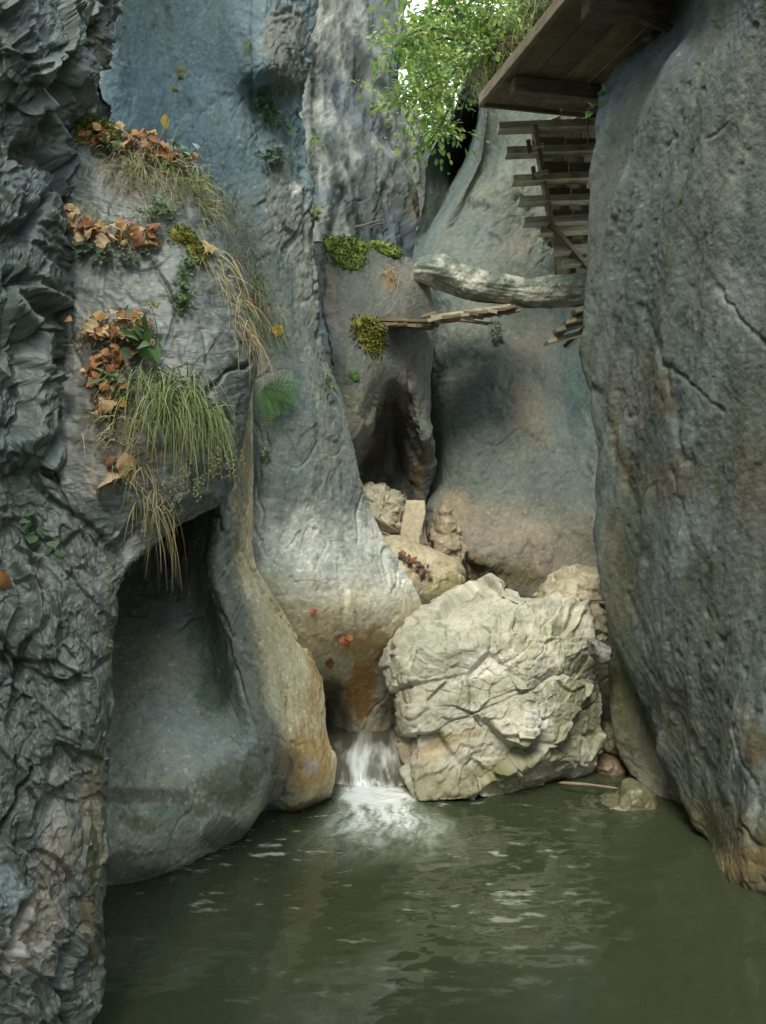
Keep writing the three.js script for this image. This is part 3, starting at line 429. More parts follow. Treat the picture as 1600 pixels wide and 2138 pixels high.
  cliff('right_cliff_foot', [
    [[1262, 1200, 5.7], [1300, 1200, 5.55], [1350, 1200, 5.4], [1420, 1200, 5.2]],
    [[1272, 1330, 5.62], [1310, 1330, 5.5], [1360, 1330, 5.38], [1430, 1330, 5.2]],
    [[1276, 1450, 5.6], [1315, 1450, 5.46], [1370, 1450, 5.36], [1450, 1450, 5.2]],
    [[1284, 1530, 5.58], [1330, 1530, 5.42], [1385, 1530, 5.3], [1470, 1530, 5.1]],
    [[1312, 1600, 5.5], [1360, 1600, 5.34], [1415, 1600, 5.18], [1500, 1600, 5.0]],
    [[1372, 1672, 5.2], [1410, 1680, 5.1], [1450, 1690, 4.98], [1540, 1690, 4.8]],
    [[1400, 1740, 5.2], [1440, 1760, 5.1], [1480, 1780, 5.0], [1560, 1800, 4.9]],
    [[1400, 1860, 5.4], [1440, 1860, 5.3], [1480, 1880, 5.2], [1560, 1900, 5.1]],
  ], { left: true, tone: 0.9, label: 'dark mossy undercut foot of the right wall behind the boulder', relief: smoothRelief(0.7), grooves: [[[[1330, 1380], [1350, 1500], [1400, 1620]], 10, 0.03]], color: mottled([0.17, 0.175, 0.13], [0.21, 0.215, 0.17], [0.15, 0.17, 0.1], 4), patches: [[1300, 1440, 26, 120, 0, [0.15, 0.165, 0.07], 0.6]] });
}

// ---- the gorge goes on behind the viewer
{
  const rel = (x, y, z) => 0.35 * fbm(x * 0.5, y * 0.4, z * 0.5, 4) + 0.12 * facet(x * 1.5, y, z * 1.5, 131, 1.4);
  const colr = mottled([0.18, 0.19, 0.18], [0.23, 0.235, 0.215], [0.14, 0.155, 0.15], 1.5);
  const line = (pts, hs) => hs.map(([y, lean]) => pts.map(([x, z]) => V3(x * (1 + lean), y, z)));
  cliff('downstream_left_cliff', line([[-1.75, -3.1], [-1.5, -2.0], [-1.6, -0.8], [-1.8, 0.8], [-1.7, 2.6], [-1.3, 4.4], [-0.4, 6.0], [1.2, 6.8]], [[7.5, 0.12], [6, 0.05], [4.5, 0.1], [3, 0.05], [1.5, 0], [0.3, 0.05], [-0.8, 0.1]]), { relief: rel, color: colr, label: 'left gorge wall running on behind the viewer', cell: 3 });
  cliff('downstream_right_cliff', line([[2.35, -3.2], [1.95, -2.2], [2.1, -0.8], [2.3, 0.8], [2.6, 2.6], [2.9, 4.6], [3.0, 7.0]], [[7.5, 0.15], [6, 0.1], [4.5, 0.05], [3, 0.05], [1.5, 0], [0.3, -0.05], [-0.8, 0.05]]), { relief: rel, color: colr, label: 'right gorge wall running on behind the viewer', cell: 3 });
}
// ------------------------------------------------------------------ pool bed, water, fall
function sheet(nx, nz, x0, x1, z0, z1, hf) {
  const g = new THREE.PlaneGeometry(1, 1, nx, nz), p = g.attributes.position, u = g.attributes.uv;
  for (let i = 0; i < p.count; i++) { const x = lerp(x0, x1, u.getX(i)), z = lerp(z0, z1, u.getY(i)); p.setXYZ(i, x, hf(x, z), z); }
  g.computeVertexNormals(); return g;
}
{
  const bed = sheet(160, 240, -2.6, 4.2, 7.5, -8.5, (x, z) => -0.42 + 0.22 * sstep(-3.9, -2.6, z) * sstep(-0.9, 0.6, x) + 0.12 * sstep(0.9, 2.2, x) + 0.05 * fbm(x * 3, 0, z * 3, 4) + 0.02 * fbm(x * 14, 2, z * 14, 3));
  const p = bed.attributes.position, c = new Float32Array(p.count * 3);
  for (let i = 0; i < p.count; i++) { const k = mixc([0.17, 0.15, 0.09], [0.27, 0.23, 0.14], sstep(-0.2, 0.3, fbm(p.getX(i) * 6, 0, p.getZ(i) * 6, 4))); c.set(k, i * 3); }
  bed.setAttribute('color', new THREE.BufferAttribute(c, 3));
  tag(top(new THREE.Mesh(bed, new THREE.MeshStandardMaterial({ vertexColors: true, roughness: 0.9 })), 'pool_bed'), 'silty brown bed under the pool water', 'ground', null, 'structure');
}
const FX = 0.0, FZ = -5.25;   // where the fall meets the pool
const PX0 = -2.4, PX1 = 4.0, PZ0 = 0.2, PZ1 = -6.0, PZB = 7;
const foamAt = (x, z) => { // froth carried from the fall, broken into curling threads
  const wx = x + 0.1 * fbm(x * 3, 3, z * 3, 3), wz = z + 0.1 * fbm(x * 3 + 8, 3, z * 3, 3), dx = wx - FX + 0.03, dz = wz - FZ, r = Math.hypot(dx, dz);
  const cx = (dx - 0.05 * dz) / (0.21 + 0.2 * Math.max(0, dz)), a = cx * 2.2 + 1.3 * dz;              // a runs across the plume, which widens downstream
  const thread = 0.8 * fbm(a * 2.2, dz * 3.6, 1, 4) + 0.5 * fbm(a * 7, dz * 7, 5, 3) + 0.4 * fbm(x * 60, 2, z * 60, 3);
  const plume = sstep(1.3, 0.35, Math.abs(cx)) * sstep(1.35, 0.1, dz) * sstep(-0.25, -0.05, dz);
  let f = sstep(0.24, 0.02, Math.hypot(dx * 0.75, dz)) * 0.85 + plume * (0.92 + 1.3 * thread);
  const b = fbm(wx * 7, 4, wz * 15, 4) + 0.45 * fbm(wx * 1.7, 8, wz * 1.7, 2) + 0.3 * fbm(x * 40, 6, z * 55, 2);
  const far = sstep(0.16, 0.46, b) * sstep(2.7, 1.0, r) * sstep(1.25, 0.5, Math.abs(dx + 0.05));
  return clamp(Math.max(f, far * 0.7));
};
{
  const W = 1024, fm = new Float32Array(W * W);
  for (let j = 0; j < W; j++) for (let i = 0; i < W; i++) fm[j * W + i] = foamAt(lerp(PX0, PX1, i / W), lerp(PZ0, PZ1, j / W));
  const s = (u, v) => fm[Math.min(W - 1, Math.floor(v * W)) * W + Math.min(W - 1, Math.floor(u * W))];
  const col = tex(W, (u, v) => { const f = s(u, v); return [lerp(0.335, 0.93, f), lerp(0.375, 0.95, f), lerp(0.28, 0.95, f)]; }, true);
  const tr = tex(W, (u, v) => { const f = 1 - s(u, v); return [f, f, f]; });
  col.wrapS = col.wrapT = tr.wrapS = tr.wrapT = THREE.ClampToEdgeWrapping;
  const hf = (x, z) => { const r = Math.hypot(x - FX, z - FZ), k = sstep(3.4, 0.1, r); return 0.004 * k * Math.sin(r * 26 + 4 * fbm(x * 2, 1, z * 2, 2)) * fbm(x * 3 + 4, 2, z * 3, 2) * 2 + 0.008 * k * fbm(x * 5, 0, z * 7, 3) + 0.0014 * fbm(x * 13, 5, z * 20, 3) * (0.25 + k) + 0.022 * sstep(0.35, 0.0, r) * fbm(x * 14, 7, z * 14, 3); };
  const g = sheet(520, 560, PX0, PX1, PZ0, PZ1, hf);
  const m = new THREE.MeshPhysicalMaterial({ map: col, transmission: 0.6, transmissionMap: tr, thickness: 0, roughness: 0.03, ior: 1.33 });
  tag(top(new THREE.Mesh(g, m), 'pool_water'), 'murky green pool water with froth trailing from the small fall', 'water', null, 'structure');
}
{ // the stream above and the fall: one sheet of running water following the flow
  const L = [[-6.75, 0.165], [-6.2, 0.162], [-5.85, 0.16], [-5.66, 0.155], [-5.56, 0.142], [-5.49, 0.115], [-5.44, 0.075], [-5.40, 0.03], [-5.36, -0.03]];
  const curve = new THREE.CatmullRomCurve3(L.map(([z, y]) => V3(0, y, z)));
  const nu = 150, nv = 240, pos = [], uv = [], col = [], idx = [];
  for (let j = 0; j <= nv; j++) {
    const t = j / nv, p = curve.getPoint(t), drop = sstep(0.5, 0.75, t);
    const xl = lerp(-0.42, -0.29, sstep(0.1, 0.6, t)), xr = lerp(0.24, 0.2, t);
    for (let i = 0; i <= nu; i++) {
      const u = i / nu, x = lerp(xl, xr, u) + (1 - drop) * 0.05 * Math.sin(t * 5) * (u - 0.5);
      const xw = x + 0.02 * fbm(x * 5, t * 3, 1, 2), st = fbm(xw * 20, t * 2.6, 2, 4), st2 = fbm(xw * 7 + 3, t * 1.8, 7, 3);
      const lift = 0.012 * st2 + 0.004 * st, arc = -0.05 * drop * (u - 0.5) ** 2 * 4;
      pos.push(x, p.y + lift * (1 - drop * 0.6), p.z + drop * (lift * 1.2 + 0.02 * st2) + arc);
      const f = clamp(0.1 + 0.22 * sstep(0.2, 0.5, t) + 0.75 * st + 0.85 * st2 + 0.5 * sstep(0.84, 1, t) - 0.2 * sstep(0.25, 0.0, u) - 0.22 * sstep(0.6, 0.95, u) * drop);
      const c = mixc([0.13, 0.135, 0.105], [0.84, 0.87, 0.88], sstep(0.08, 0.8, f)); col.push(...c); uv.push(u, t);
    }
  }
  for (let j = 0; j < nv; j++) for (let i = 0; i < nu; i++) { const k = j * (nu + 1) + i; idx.push(k, k + nu + 1, k + 1, k + 1, k + nu + 1, k + nu + 2); }
  const g = new THREE.BufferGeometry(); g.setAttribute('position', new THREE.Float32BufferAttribute(pos, 3)); g.setAttribute('uv', new THREE.Float32BufferAttribute(uv, 2)); g.setAttribute('color', new THREE.Float32BufferAttribute(col, 3)); g.setIndex(idx); g.computeVertexNormals();
  tag(top(new THREE.Mesh(g, new THREE.MeshPhysicalMaterial({ vertexColors: true, roughness: 0.22, transmission: 0.18, thickness: 0, ior: 1.33, side: THREE.DoubleSide })), 'waterfall'), 'small white fall pouring between the tan spur and the big boulder', 'waterfall', null, 'structure');
  const lip = sheet(40, 40, -0.5, 0.45, -5.5, -7.2, (x, z) => 0.06 + 0.03 * fbm(x * 6, 0, z * 6, 3) - 0.3 * sstep(-5.75, -5.5, z));
  tag(top(new THREE.Mesh(lip, new THREE.MeshStandardMaterial({ color: new THREE.Color().setRGB(0.16, 0.13, 0.08), roughness: 0.6 })), 'stream_bed'), 'brown rock sill under the small fall', 'ground', null, 'structure');
}

// ------------------------------------------------------------------ boulders and stones
function stone(name, label, outline, depth, front, back, o = {}) {
  // a closed rock whose profile follows the outline (photo pixels at that depth), bulging to the front and the back
  const pts = outline.map(p => at(p[0], p[1], depth)), cx = pts.reduce((a, p) => a + p.x, 0) / pts.length, cy = pts.reduce((a, p) => a + p.y, 0) / pts.length;
  const closed = new THREE.CatmullRomCurve3(pts, true, 'centripetal'), nt = o.nt ?? 120, np = o.np ?? 60, e = 2 / (o.box ?? 2.6);
  const pos = [], par = [], idx = [];
  let ring = closed.getSpacedPoints(nt); ring.pop();
  if (o.sharp) { const cp = new THREE.CurvePath(); pts.forEach((p, i) => cp.add(new THREE.LineCurve3(p, pts[(i + 1) % pts.length]))); ring = []; for (let i = 0; i < nt; i++) ring.push(cp.getPointAt(i / nt)); }
  const prof = [], M = 4000, acc = [0]; for (let q = 0; q <= M; q++) { const ph = q / M * Math.PI; prof.push([Math.sin(ph) ** e, Math.sign(Math.cos(ph)) * Math.abs(Math.cos(ph)) ** e]); if (q) acc.push(acc[q - 1] + Math.hypot(prof[q][0] - prof[q - 1][0], prof[q][1] - prof[q - 1][1])); }
  let at0 = 0;
  for (let j = 0; j <= np; j++) {
    const want = acc[M] * j / np; while (at0 < M && acc[at0] < want) at0++; const [s, k] = j === np ? [0, -1] : prof[at0];
    for (let i = 0; i < nt; i++) {
      const r = ring[i], x = cx + (r.x - cx) * s, y = cy + (r.y - cy) * s; let z = -depth + (k > 0 ? front : back) * k;
      z -= (o.lean ?? 0) * (y - cy); if (o.bend) z += o.bend(x - cx, y - cy, k);
      const v = V3(x, y, z); for (const [qx, qy, qd, nx, ny, nz] of o.planes ?? []) { const q = at(qx, qy, qd), n = V3(nx, ny, nz).normalize(), d = v.clone().sub(q).dot(n); if (d > 0) { const c = V3(cx, cy, -depth), a = q.clone().sub(c).dot(n), b = v.clone().sub(c).dot(n); v.sub(c).multiplyScalar(Math.max(0.2, a / b)).add(c); } }
      pos.push(v.x, v.y, v.z);
    }
  }
  for (let j = 0; j < np; j++) for (let i = 0; i < nt; i++) { const a = j * nt + i, b = j * nt + (i + 1) % nt; idx.push(a, a + nt, b, b, a + nt, b + nt); }
  const g = new THREE.BufferGeometry(); g.setAttribute('position', new THREE.Float32BufferAttribute(pos, 3)); g.setIndex(idx); g.computeVertexNormals();
  const p = g.attributes.position, n = g.attributes.normal, col = new Float32Array(p.count * 3), uv = new Float32Array(p.count * 2);
  const sgn = V3(n.getX(nt * Math.floor(np * 0.2)), n.getY(nt * Math.floor(np * 0.2)), n.getZ(nt * Math.floor(np * 0.2))).z < 0 ? -1 : 1;
  for (let i = 0; i < p.count; i++) {
    const x = p.getX(i), y = p.getY(i), z = p.getZ(i), px = 800 + x / -z * F, py = 1069 - (y - EYE) / -z * F, h = sgn * (o.relief ?? (() => 0))(x, y, z, px, py);
    const c = o.color(x, y, z, px, py);
    for (const s of o.patches ?? []) { const [qx, qy, rx, ry, ang, pc, st] = s, ca = Math.cos(ang), sa = Math.sin(ang), dx = px - qx, dy = py - qy, d = Math.hypot((dx * ca + dy * sa) / rx, (dy * ca - dx * sa) / ry); if (d > 1.7) continue; const w = st * (1 - sstep(0.6, 1.1, d + 0.85 * fbm(x * 8, y * 8, z * 8, 4) + 0.3 * N(x * 50, y * 50, z * 50))); for (let q = 0; q < 3; q++) c[q] = lerp(c[q], pc[q], w); }
    const gr = 1 + 0.22 * N(x * 70, y * 70, z * 70) + 0.15 * N(x * 28, y * 28, z * 28);
    col.set(c.map(v => Math.max(0.01, v * gr)), i * 3); uv[i * 2] = x + z * 0.5; uv[i * 2 + 1] = y - z * 0.5;
    p.setXYZ(i, x + n.getX(i) * h, y + n.getY(i) * h, z + n.getZ(i) * h);
  }
  if (sgn < 0) { const ix = g.index.array; for (let i = 0; i < ix.length; i += 3) { const t = ix[i]; ix[i] = ix[i + 1]; ix[i + 1] = t; } }
  g.setAttribute('color', new THREE.BufferAttribute(col, 3)); g.setAttribute('uv', new THREE.BufferAttribute(uv, 2)); g.computeVertexNormals();
  surfaces[name] = { geo: g.clone(), n: p.count };
  const c0 = rebase(g), m = new THREE.Mesh(g, o.material ?? roughRock); m.position.copy(c0); top(m, name); tag(m, label, o.category ?? 'rock', o.group); return m;
}
const PALEC = mottled([0.44, 0.425, 0.345], [0.32, 0.315, 0.25], [0.52, 0.505, 0.435], 5), STONEC = mottled([0.36, 0.325, 0.23], [0.29, 0.265, 0.19], [0.42, 0.385, 0.285], 5);
{
  const c = Math.cos(-0.36), s = Math.sin(-0.36);
  const beds = (x, y, z) => { const wx = x + 0.03 * N(x * 6, y * 6, z * 6), wy = y + 0.03 * N(x * 6, y * 6 + 5, z * 6), a = wx * c + wy * -s, b = wy * c + wx * s; return [a, b]; };
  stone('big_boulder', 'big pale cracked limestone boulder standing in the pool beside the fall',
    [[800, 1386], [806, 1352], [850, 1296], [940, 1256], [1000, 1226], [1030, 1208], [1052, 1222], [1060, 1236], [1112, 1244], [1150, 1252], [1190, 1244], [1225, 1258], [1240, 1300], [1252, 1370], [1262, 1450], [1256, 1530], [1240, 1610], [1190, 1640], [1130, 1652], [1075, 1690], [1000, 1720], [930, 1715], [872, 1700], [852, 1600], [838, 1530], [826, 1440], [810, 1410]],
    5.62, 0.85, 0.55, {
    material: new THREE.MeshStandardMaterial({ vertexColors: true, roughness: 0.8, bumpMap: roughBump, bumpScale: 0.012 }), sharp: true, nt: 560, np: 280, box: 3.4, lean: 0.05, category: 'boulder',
    planes: [[960, 1540, 5.12, -0.12, 0.2, 1], [1110, 1480, 5.14, 0.72, 0.05, 0.7], [985, 1350, 5.2, -0.18, 0.8, 0.6], [1000, 1262, 5.55, -0.3, 0.9, 0.35], [832, 1500, 5.3, -0.85, 0.1, 0.5], [950, 1672, 5.1, 0, -1, 0.3], [1150, 1590, 5.26, 0.5, -0.55, 0.66], [1190, 1380, 5.4, 0.55, 0.5, 0.66], [870, 1360, 5.3, -0.55, 0.55, 0.6]],
    relief: (x, y, z) => {
      const [a, b] = beds(x, y, z);
      let h = 0.07 * facet(a * 2.1, b * 4.2, z * 2.2, 81, 1.9, 70) - 0.018 * (1 - sstep(0, 0.07, vEdge));
      h += 0.022 * facet(a * 5.5, b * 9, z * 5.5, 91, 2.0, 110) - 0.004 * (1 - sstep(0, 0.1, vEdge)); h += 0.008 * facet(a * 14, b * 20, z * 14, 95, 1.8, 60) + 0.005 * (ridge(a * 11, b * 18, z * 11, 3) - 0.5) + 0.006 * fbm(x * 40, y * 40, z * 40, 3);
      return h;
    },
    color: PALEC,
    patches: [[1190, 1500, 50, 130, 0.1, [0.17, 0.175, 0.1], 0.75], [1240, 1480, 22, 120, 0, [0.13, 0.14, 0.08], 0.8], [960, 1640, 130, 50, 0, [0.25, 0.235, 0.14], 0.7], [1080, 1600, 50, 60, 0.5, [0.2, 0.2, 0.11], 0.7], [960, 1705, 150, 16, 0, [0.17, 0.155, 0.1], 0.8], [1160, 1640, 80, 16, 0, [0.19, 0.175, 0.1], 0.7], [920, 1560, 60, 30, -0.3, [0.4, 0.33, 0.2], 0.6], [1090, 1350, 60, 30, -0.4, [0.36, 0.34, 0.22], 0.6], [1120, 1500, 26, 40, 0, [0.58, 0.57, 0.52], 0.7], [1020, 1390, 70, 30, -0.4, [0.62, 0.61, 0.55], 0.7], [900, 1350, 70, 40, -0.4, [0.27, 0.29, 0.22], 0.6], [1060, 1290, 80, 40, -0.3, [0.29, 0.3, 0.22], 0.5], [1180, 1340, 50, 60, 0, [0.27, 0.275, 0.18], 0.6], [960, 1460, 60, 12, -0.35, [0.23, 0.23, 0.15], 0.7], [940, 1545, 70, 10, -0.3, [0.24, 0.2, 0.11], 0.7], [1040, 1620, 60, 20, 0.2, [0.17, 0.175, 0.09], 0.7], [880, 1500, 30, 14, -0.3, [0.25, 0.25, 0.18], 0.6], [835, 1560, 20, 90, 0, [0.22, 0.17, 0.11], 0.7]],  // lowest dark strip under the boulder is shadow and wet put into the colour
  });
}
const stoneRelief = (k, f) => (x, y, z) => k * (0.06 * facet(x * f, y * f * 1.4, z * f, 101, 1.1) + 0.025 * facet(x * f * 2.7, y * f * 3, z * f * 2.7, 111, 1.2) + 0.01 * fbm(x * 25, y * 25, z * 25, 3));
stone('rounded_boulder', 'tan rounded boulder with a strip of wet leaves behind the pale foot', [[785, 1130], [812, 1116], [842, 1118], [880, 1140], [930, 1160], [958, 1176], [970, 1205], [962, 1232], [930, 1256], [880, 1270], [830, 1276], [780, 1260], [760, 1200]], 6.5, 0.35, 0.4, { nt: 240, np: 120, box: 2.8, lean: 0.5, category: 'boulder', relief: stoneRelief(0.55, 4), color: mottled([0.43, 0.375, 0.25], [0.37, 0.32, 0.21], [0.47, 0.42, 0.3], 4), patches: [[880, 1230, 26, 50, 0.1, [0.12, 0.1, 0.07], 0.85], [930, 1230, 60, 40, 0.1, [0.2, 0.18, 0.08], 0.8], [840, 1215, 40, 40, 0, [0.25, 0.2, 0.11], 0.6]] });
stone('wrinkled_boulder', 'wrinkled tan boulder under the dark hollow at the back', [[735, 1040], [752, 1020], [790, 1014], [826, 1024], [850, 1044], [856, 1075], [845, 1110], [810, 1130], [760, 1130], [730, 1100]], 7.0, 0.3, 0.3, { nt: 200, np: 90, lean: 0.3, category: 'boulder', relief: stoneRelief(0.9, 7), color: STONEC });
stone('tilted_slab', 'flat tan stone slab standing tilted between the boulders at the back', [[848, 1044], [888, 1046], [889, 1070], [874, 1134], [834, 1128], [836, 1108]], 6.6, 0.05, 0.06, { sharp: true, nt: 120, np: 50, box: 9, lean: 0.35, category: 'slab', relief: stoneRelief(0.14, 8), color: mottled([0.42, 0.36, 0.24], [0.37, 0.32, 0.22], [0.45, 0.4, 0.28], 5), material: smoothRock });
stone('wedged_boulder', 'grey-tan boulder wedged against the right wall behind the big boulder', [[1120, 1252], [1150, 1215], [1185, 1196], [1215, 1190], [1250, 1192], [1266, 1215], [1270, 1290], [1200, 1300], [1130, 1290]], 6.15, 0.25, 0.4, { nt: 200, np: 90, lean: 0.4, category: 'boulder', relief: stoneRelief(0.8, 5), color: STONEC });
stone('back_wall_stone', 'low brown stone at the foot of the back wall left of centre', [[905, 1100], [925, 1060], [950, 1090], [968, 1150], [958, 1190], [920, 1180], [900, 1150]], 6.95, 0.12, 0.3, { nt: 120, np: 60, relief: stoneRelief(0.8, 6), color: mottled([0.26, 0.22, 0.15], [0.33, 0.28, 0.19], [0.2, 0.17, 0.11], 5) });
stone('grey_wedge_stone', 'dark grey triangular stone jammed between the big boulder and right wall', [[1230, 1338], [1258, 1340], [1276, 1354], [1274, 1372], [1254, 1388], [1244, 1380]], 5.45, 0.09, 0.1, { nt: 80, np: 40, relief: stoneRelief(0.35, 9), color: mottled([0.12, 0.125, 0.115], [0.16, 0.165, 0.15], [0.1, 0.105, 0.1], 8) });
stone('upright_stone', 'dark olive stone behind the boulder above the reddish stone', [[1252, 1520], [1262, 1506], [1285, 1508], [1300, 1530], [1302, 1570], [1280, 1588], [1256, 1580]], 5.85, 0.1, 0.12, { nt: 90, np: 40, relief: stoneRelief(0.4, 7), color: mottled([0.16, 0.15, 0.09], [0.2, 0.19, 0.12], [0.12, 0.12, 0.07], 7) });
stone('reddish_stone', 'reddish brown stone at the waterline behind the boulder', [[1238, 1610], [1250, 1586], [1280, 1578], [1304, 1590], [1308, 1620], [1296, 1665], [1246, 1665]], 5.72, 0.12, 0.12, { nt: 90, np: 40, relief: stoneRelief(0.35, 6), color: mottled([0.11, 0.08, 0.05], [0.14, 0.105, 0.07], [0.09, 0.07, 0.045], 7) });
stone('wet_rock', 'low wet olive rock breaking the water under the right wall', [[1236, 1688], [1262, 1666], [1290, 1660], [1306, 1640], [1340, 1638], [1364, 1654], [1372, 1690], [1340, 1740], [1260, 1740]], 5.08, 0.14, 0.14, { nt: 140, np: 60, relief: stoneRelief(0.45, 6), material: wetRock, color: mottled([0.1, 0.095, 0.055], [0.13, 0.125, 0.075], [0.08, 0.08, 0.045], 7) });
stone('sunken_stone', 'flat grey stone just under the water at the lower right corner', [[1468, 2100], [1485, 2086], [1520, 2084], [1545, 2096], [1540, 2112], [1500, 2118], [1478, 2112]], 3.06, 0.07, 0.05, { nt: 80, np: 36, lean: 0.0, relief: stoneRelief(0.2, 9), material: wetRock, color: mottled([0.24, 0.22, 0.15], [0.3, 0.28, 0.2], [0.2, 0.18, 0.12], 9) });
for (const [px, py, r, d, where] of [[1238, 1262, 12, 5.95, 'largest'], [1262, 1256, 9, 5.9, 'topmost right'], [1255, 1278, 10, 5.88, 'middle'], [1238, 1290, 11, 5.86, 'left'], [1262, 1296, 10, 5.82, 'right'], [1248, 1312, 11, 5.8, 'lower left'], [1268, 1318, 10, 5.76, 'lower right'], [1258, 1332, 10, 5.72, 'lowest']]) {
  const q = []; for (let i = 0; i < 8; i++) { const a = i / 8 * 6.283, k = r * rr(0.8, 1.3); q.push([px + Math.cos(a) * k * 1.2, py + Math.sin(a) * k * 0.9]); }
  stone('rubble_stone', 'small tan rubble stone in the gap by the right wall, ' + where + ' of the heap', q, d, 0.05, 0.06, { nt: 40, np: 20, relief: stoneRelief(0.3, 12), color: STONEC, group: 'rubble in the gap by the right wall' });
}
for (const [px, py, d, rx, t] of [[760, 2062, 3.15, 0.1, 'left'], [880, 2075, 3.1, 0.08, 'middle'], [1330, 1852, 4.0, 0.11, 'far right']]) {
  const v = at(px, py, d), q = []; for (let i = 0; i < 9; i++) { const a = i / 9 * 6.283; q.push([px + Math.cos(a) * rx / d * F * rr(0.8, 1.2), py + 30 + Math.sin(a) * 26 * rr(0.8, 1.2)]); }
  stone('submerged_stone', 'dim stone on the pool bed seen through the water, ' + t + ' one', q, d, 0.09, 0.09, { nt: 50, np: 24, relief: stoneRelief(0.3, 8), color: mottled([0.22, 0.19, 0.12], [0.17, 0.15, 0.09], [0.26, 0.23, 0.15], 8), group: 'stones on the pool bed' });
}
// the wedged log and sticks
function tube(pts, radii, o = {}) {
  const c = new THREE.CatmullRomCurve3(pts), n = o.n ?? 40, m = o.m ?? 12, fr = c.computeFrenetFrames(n), pos = [], uv = [], col = [], idx = [], len = c.getLength();
  for (let i = 0; i <= n; i++) {
    const t = i / n, p = c.getPointAt(t), k = t * (radii.length - 1), a = Math.min(radii.length - 2, Math.floor(k)), r = lerp(radii[a], radii[a + 1], k - a);
    for (let j = 0; j <= m; j++) {
      const th = j / m * Math.PI * 2, dir = fr.normals[i].clone().multiplyScalar(Math.cos(th)).addScaledVector(fr.binormals[i], Math.sin(th));
      const cap = (i === 0 || i === n) ? 0.02 : (i === 1 || i === n - 1) ? (o.cap ?? 0.85) : 1, rad = r * cap * (1 + (o.bump ? o.bump(p, th) : 0)), q = p.clone().addScaledVector(dir, rad);
      pos.push(q.x, q.y, q.z); uv.push(t * len, j / m * r * 6); if (o.color) col.push(...o.color(q, th));
    }
  }
  for (let i = 0; i < n; i++) for (let j = 0; j < m; j++) { const a = i * (m + 1) + j; idx.push(a, a + m + 1, a + 1, a + 1, a + m + 1, a + m + 2); }
  const g = new THREE.BufferGeometry(); g.setAttribute('position', new THREE.Float32BufferAttribute(pos, 3)); g.setAttribute('uv', new THREE.Float32BufferAttribute(uv, 2)); if (o.color) g.setAttribute('color', new THREE.Float32BufferAttribute(col, 3)); g.setIndex(idx); g.computeVertexNormals(); return g;
}
{
  const g = tube([at(872, 566, 7.05), at(905, 568, 7.0), at(945, 578, 7.0), at(1000, 596, 7.0), at(1060, 605, 7.0), at(1130, 610, 6.98), at(1200, 605, 6.95), at(1290, 600, 6.9)], [0.085, 0.125, 0.115, 0.105, 0.1, 0.11, 0.112, 0.105, 0.1], {
    n: 200, m: 72, cap: 0.8, bump: (p, th) => 0.3 * fbm(p.x * 4 + th * 0.3, p.y * 4, p.z * 4, 3) + 0.14 * fbm(p.x * 5, Math.cos(th) * 2.5, Math.sin(th) * 2.5, 4) + 0.12 * (ridge(p.x * 3, Math.cos(th) * 4, Math.sin(th) * 4, 3) - 0.5),
    color: (q) => { const f = sstep(-0.12, 0.2, fbm(q.x * 6, q.y * 6, q.z * 6, 4)); const c = mixc([0.1, 0.125, 0.1], [0.36, 0.375, 0.32], f); const k = 1 + 0.35 * N(q.x * 60, q.y * 60, q.z * 60); return c.map(v => v * k); } });
  const m = new THREE.Mesh(g, roughRock); tag(top(m, 'wedged_log'), 'thick grey weathered log wedged across the gorge above the walkway', 'log');
}
const stickM = wood([0.42, 0.36, 0.27]);
function stick(pts, r, label, name = 'stick') { const g = tube(pts, [r, r * 0.9, r * 0.7], { n: 14, m: 7, cap: 0.9 }), c = rebase(g), m = new THREE.Mesh(g, stickM); m.position.copy(c); tag(top(m, name), label, 'stick'); }
stick([at(1208, 1252, 5.75), at(1235, 1252, 5.72), at(1268, 1253, 5.7)], 0.009, 'brown stick lying across the gap by the right wall');
stick([at(1165, 1634, 5.3), at(1225, 1638, 5.2), at(1292, 1646, 5.12)], 0.009, 'pale stick lying on the water behind the big boulder');
stick([at(765, 1070, 6.6), at(800, 1090, 6.6), at(834, 1112, 6.62)], 0.011, 'straight brown stick leaning to the tilted slab');
stick([at(780, 1106, 6.5), at(800, 1112, 6.48), at(822, 1120, 6.45)], 0.006, 'thin twig under the straight stick by the slab');
{
  const iron = new THREE.MeshStandardMaterial({ color: new THREE.Color().setRGB(0.12, 0.1, 0.085), roughness: 0.6, metalness: 0.5 });
  for (const [px, py, lab] of [[742, 472, 'bent iron peg in the far wall, left of the pair'], [778, 478, 'bent iron peg in the far wall, right of the pair']]) { const b = on('far_left_cliff', px, py, 0), g = tube([b.clone().addScaledVector(b.n, -0.05), b.clone().addScaledVector(b.n, 0.12), b.clone().addScaledVector(b.n, 0.15).add(V3(0.05, 0.02, 0)), b.clone().addScaledVector(b.n, 0.15).add(V3(0.14, 0.03, 0))], [0.012, 0.012, 0.011], { n: 14, m: 6 }), c = rebase(g), m = new THREE.Mesh(g, iron); m.position.copy(c); tag(top(m, 'iron_peg'), lab, 'peg', 'iron pegs in the far wall'); }
  for (const [x0, y0, x1, y1, d, lab] of [[1225, 205, 1229, 305, 6.4, 'thin wire hanging under the landing, left of the two'], [1246, 200, 1247, 300, 6.3, 'thin wire hanging under the landing, right of the two']]) { const g = tube([at(x0, y0, d), at((x0 + x1) / 2 - 1, (y0 + y1) / 2, d), at(x1, y1, d)], [0.0045, 0.0045], { n: 12, m: 5 }), c = rebase(g), m = new THREE.Mesh(g, iron); m.position.copy(c); tag(top(m, 'hanging_wire'), lab, 'wire', 'wires under the landing'); }
}
stick([at(884, 1075, 6.7), at(886, 1110, 6.65), at(893, 1140, 6.6)], 0.01, 'dark upright stick at the right edge of the slab');

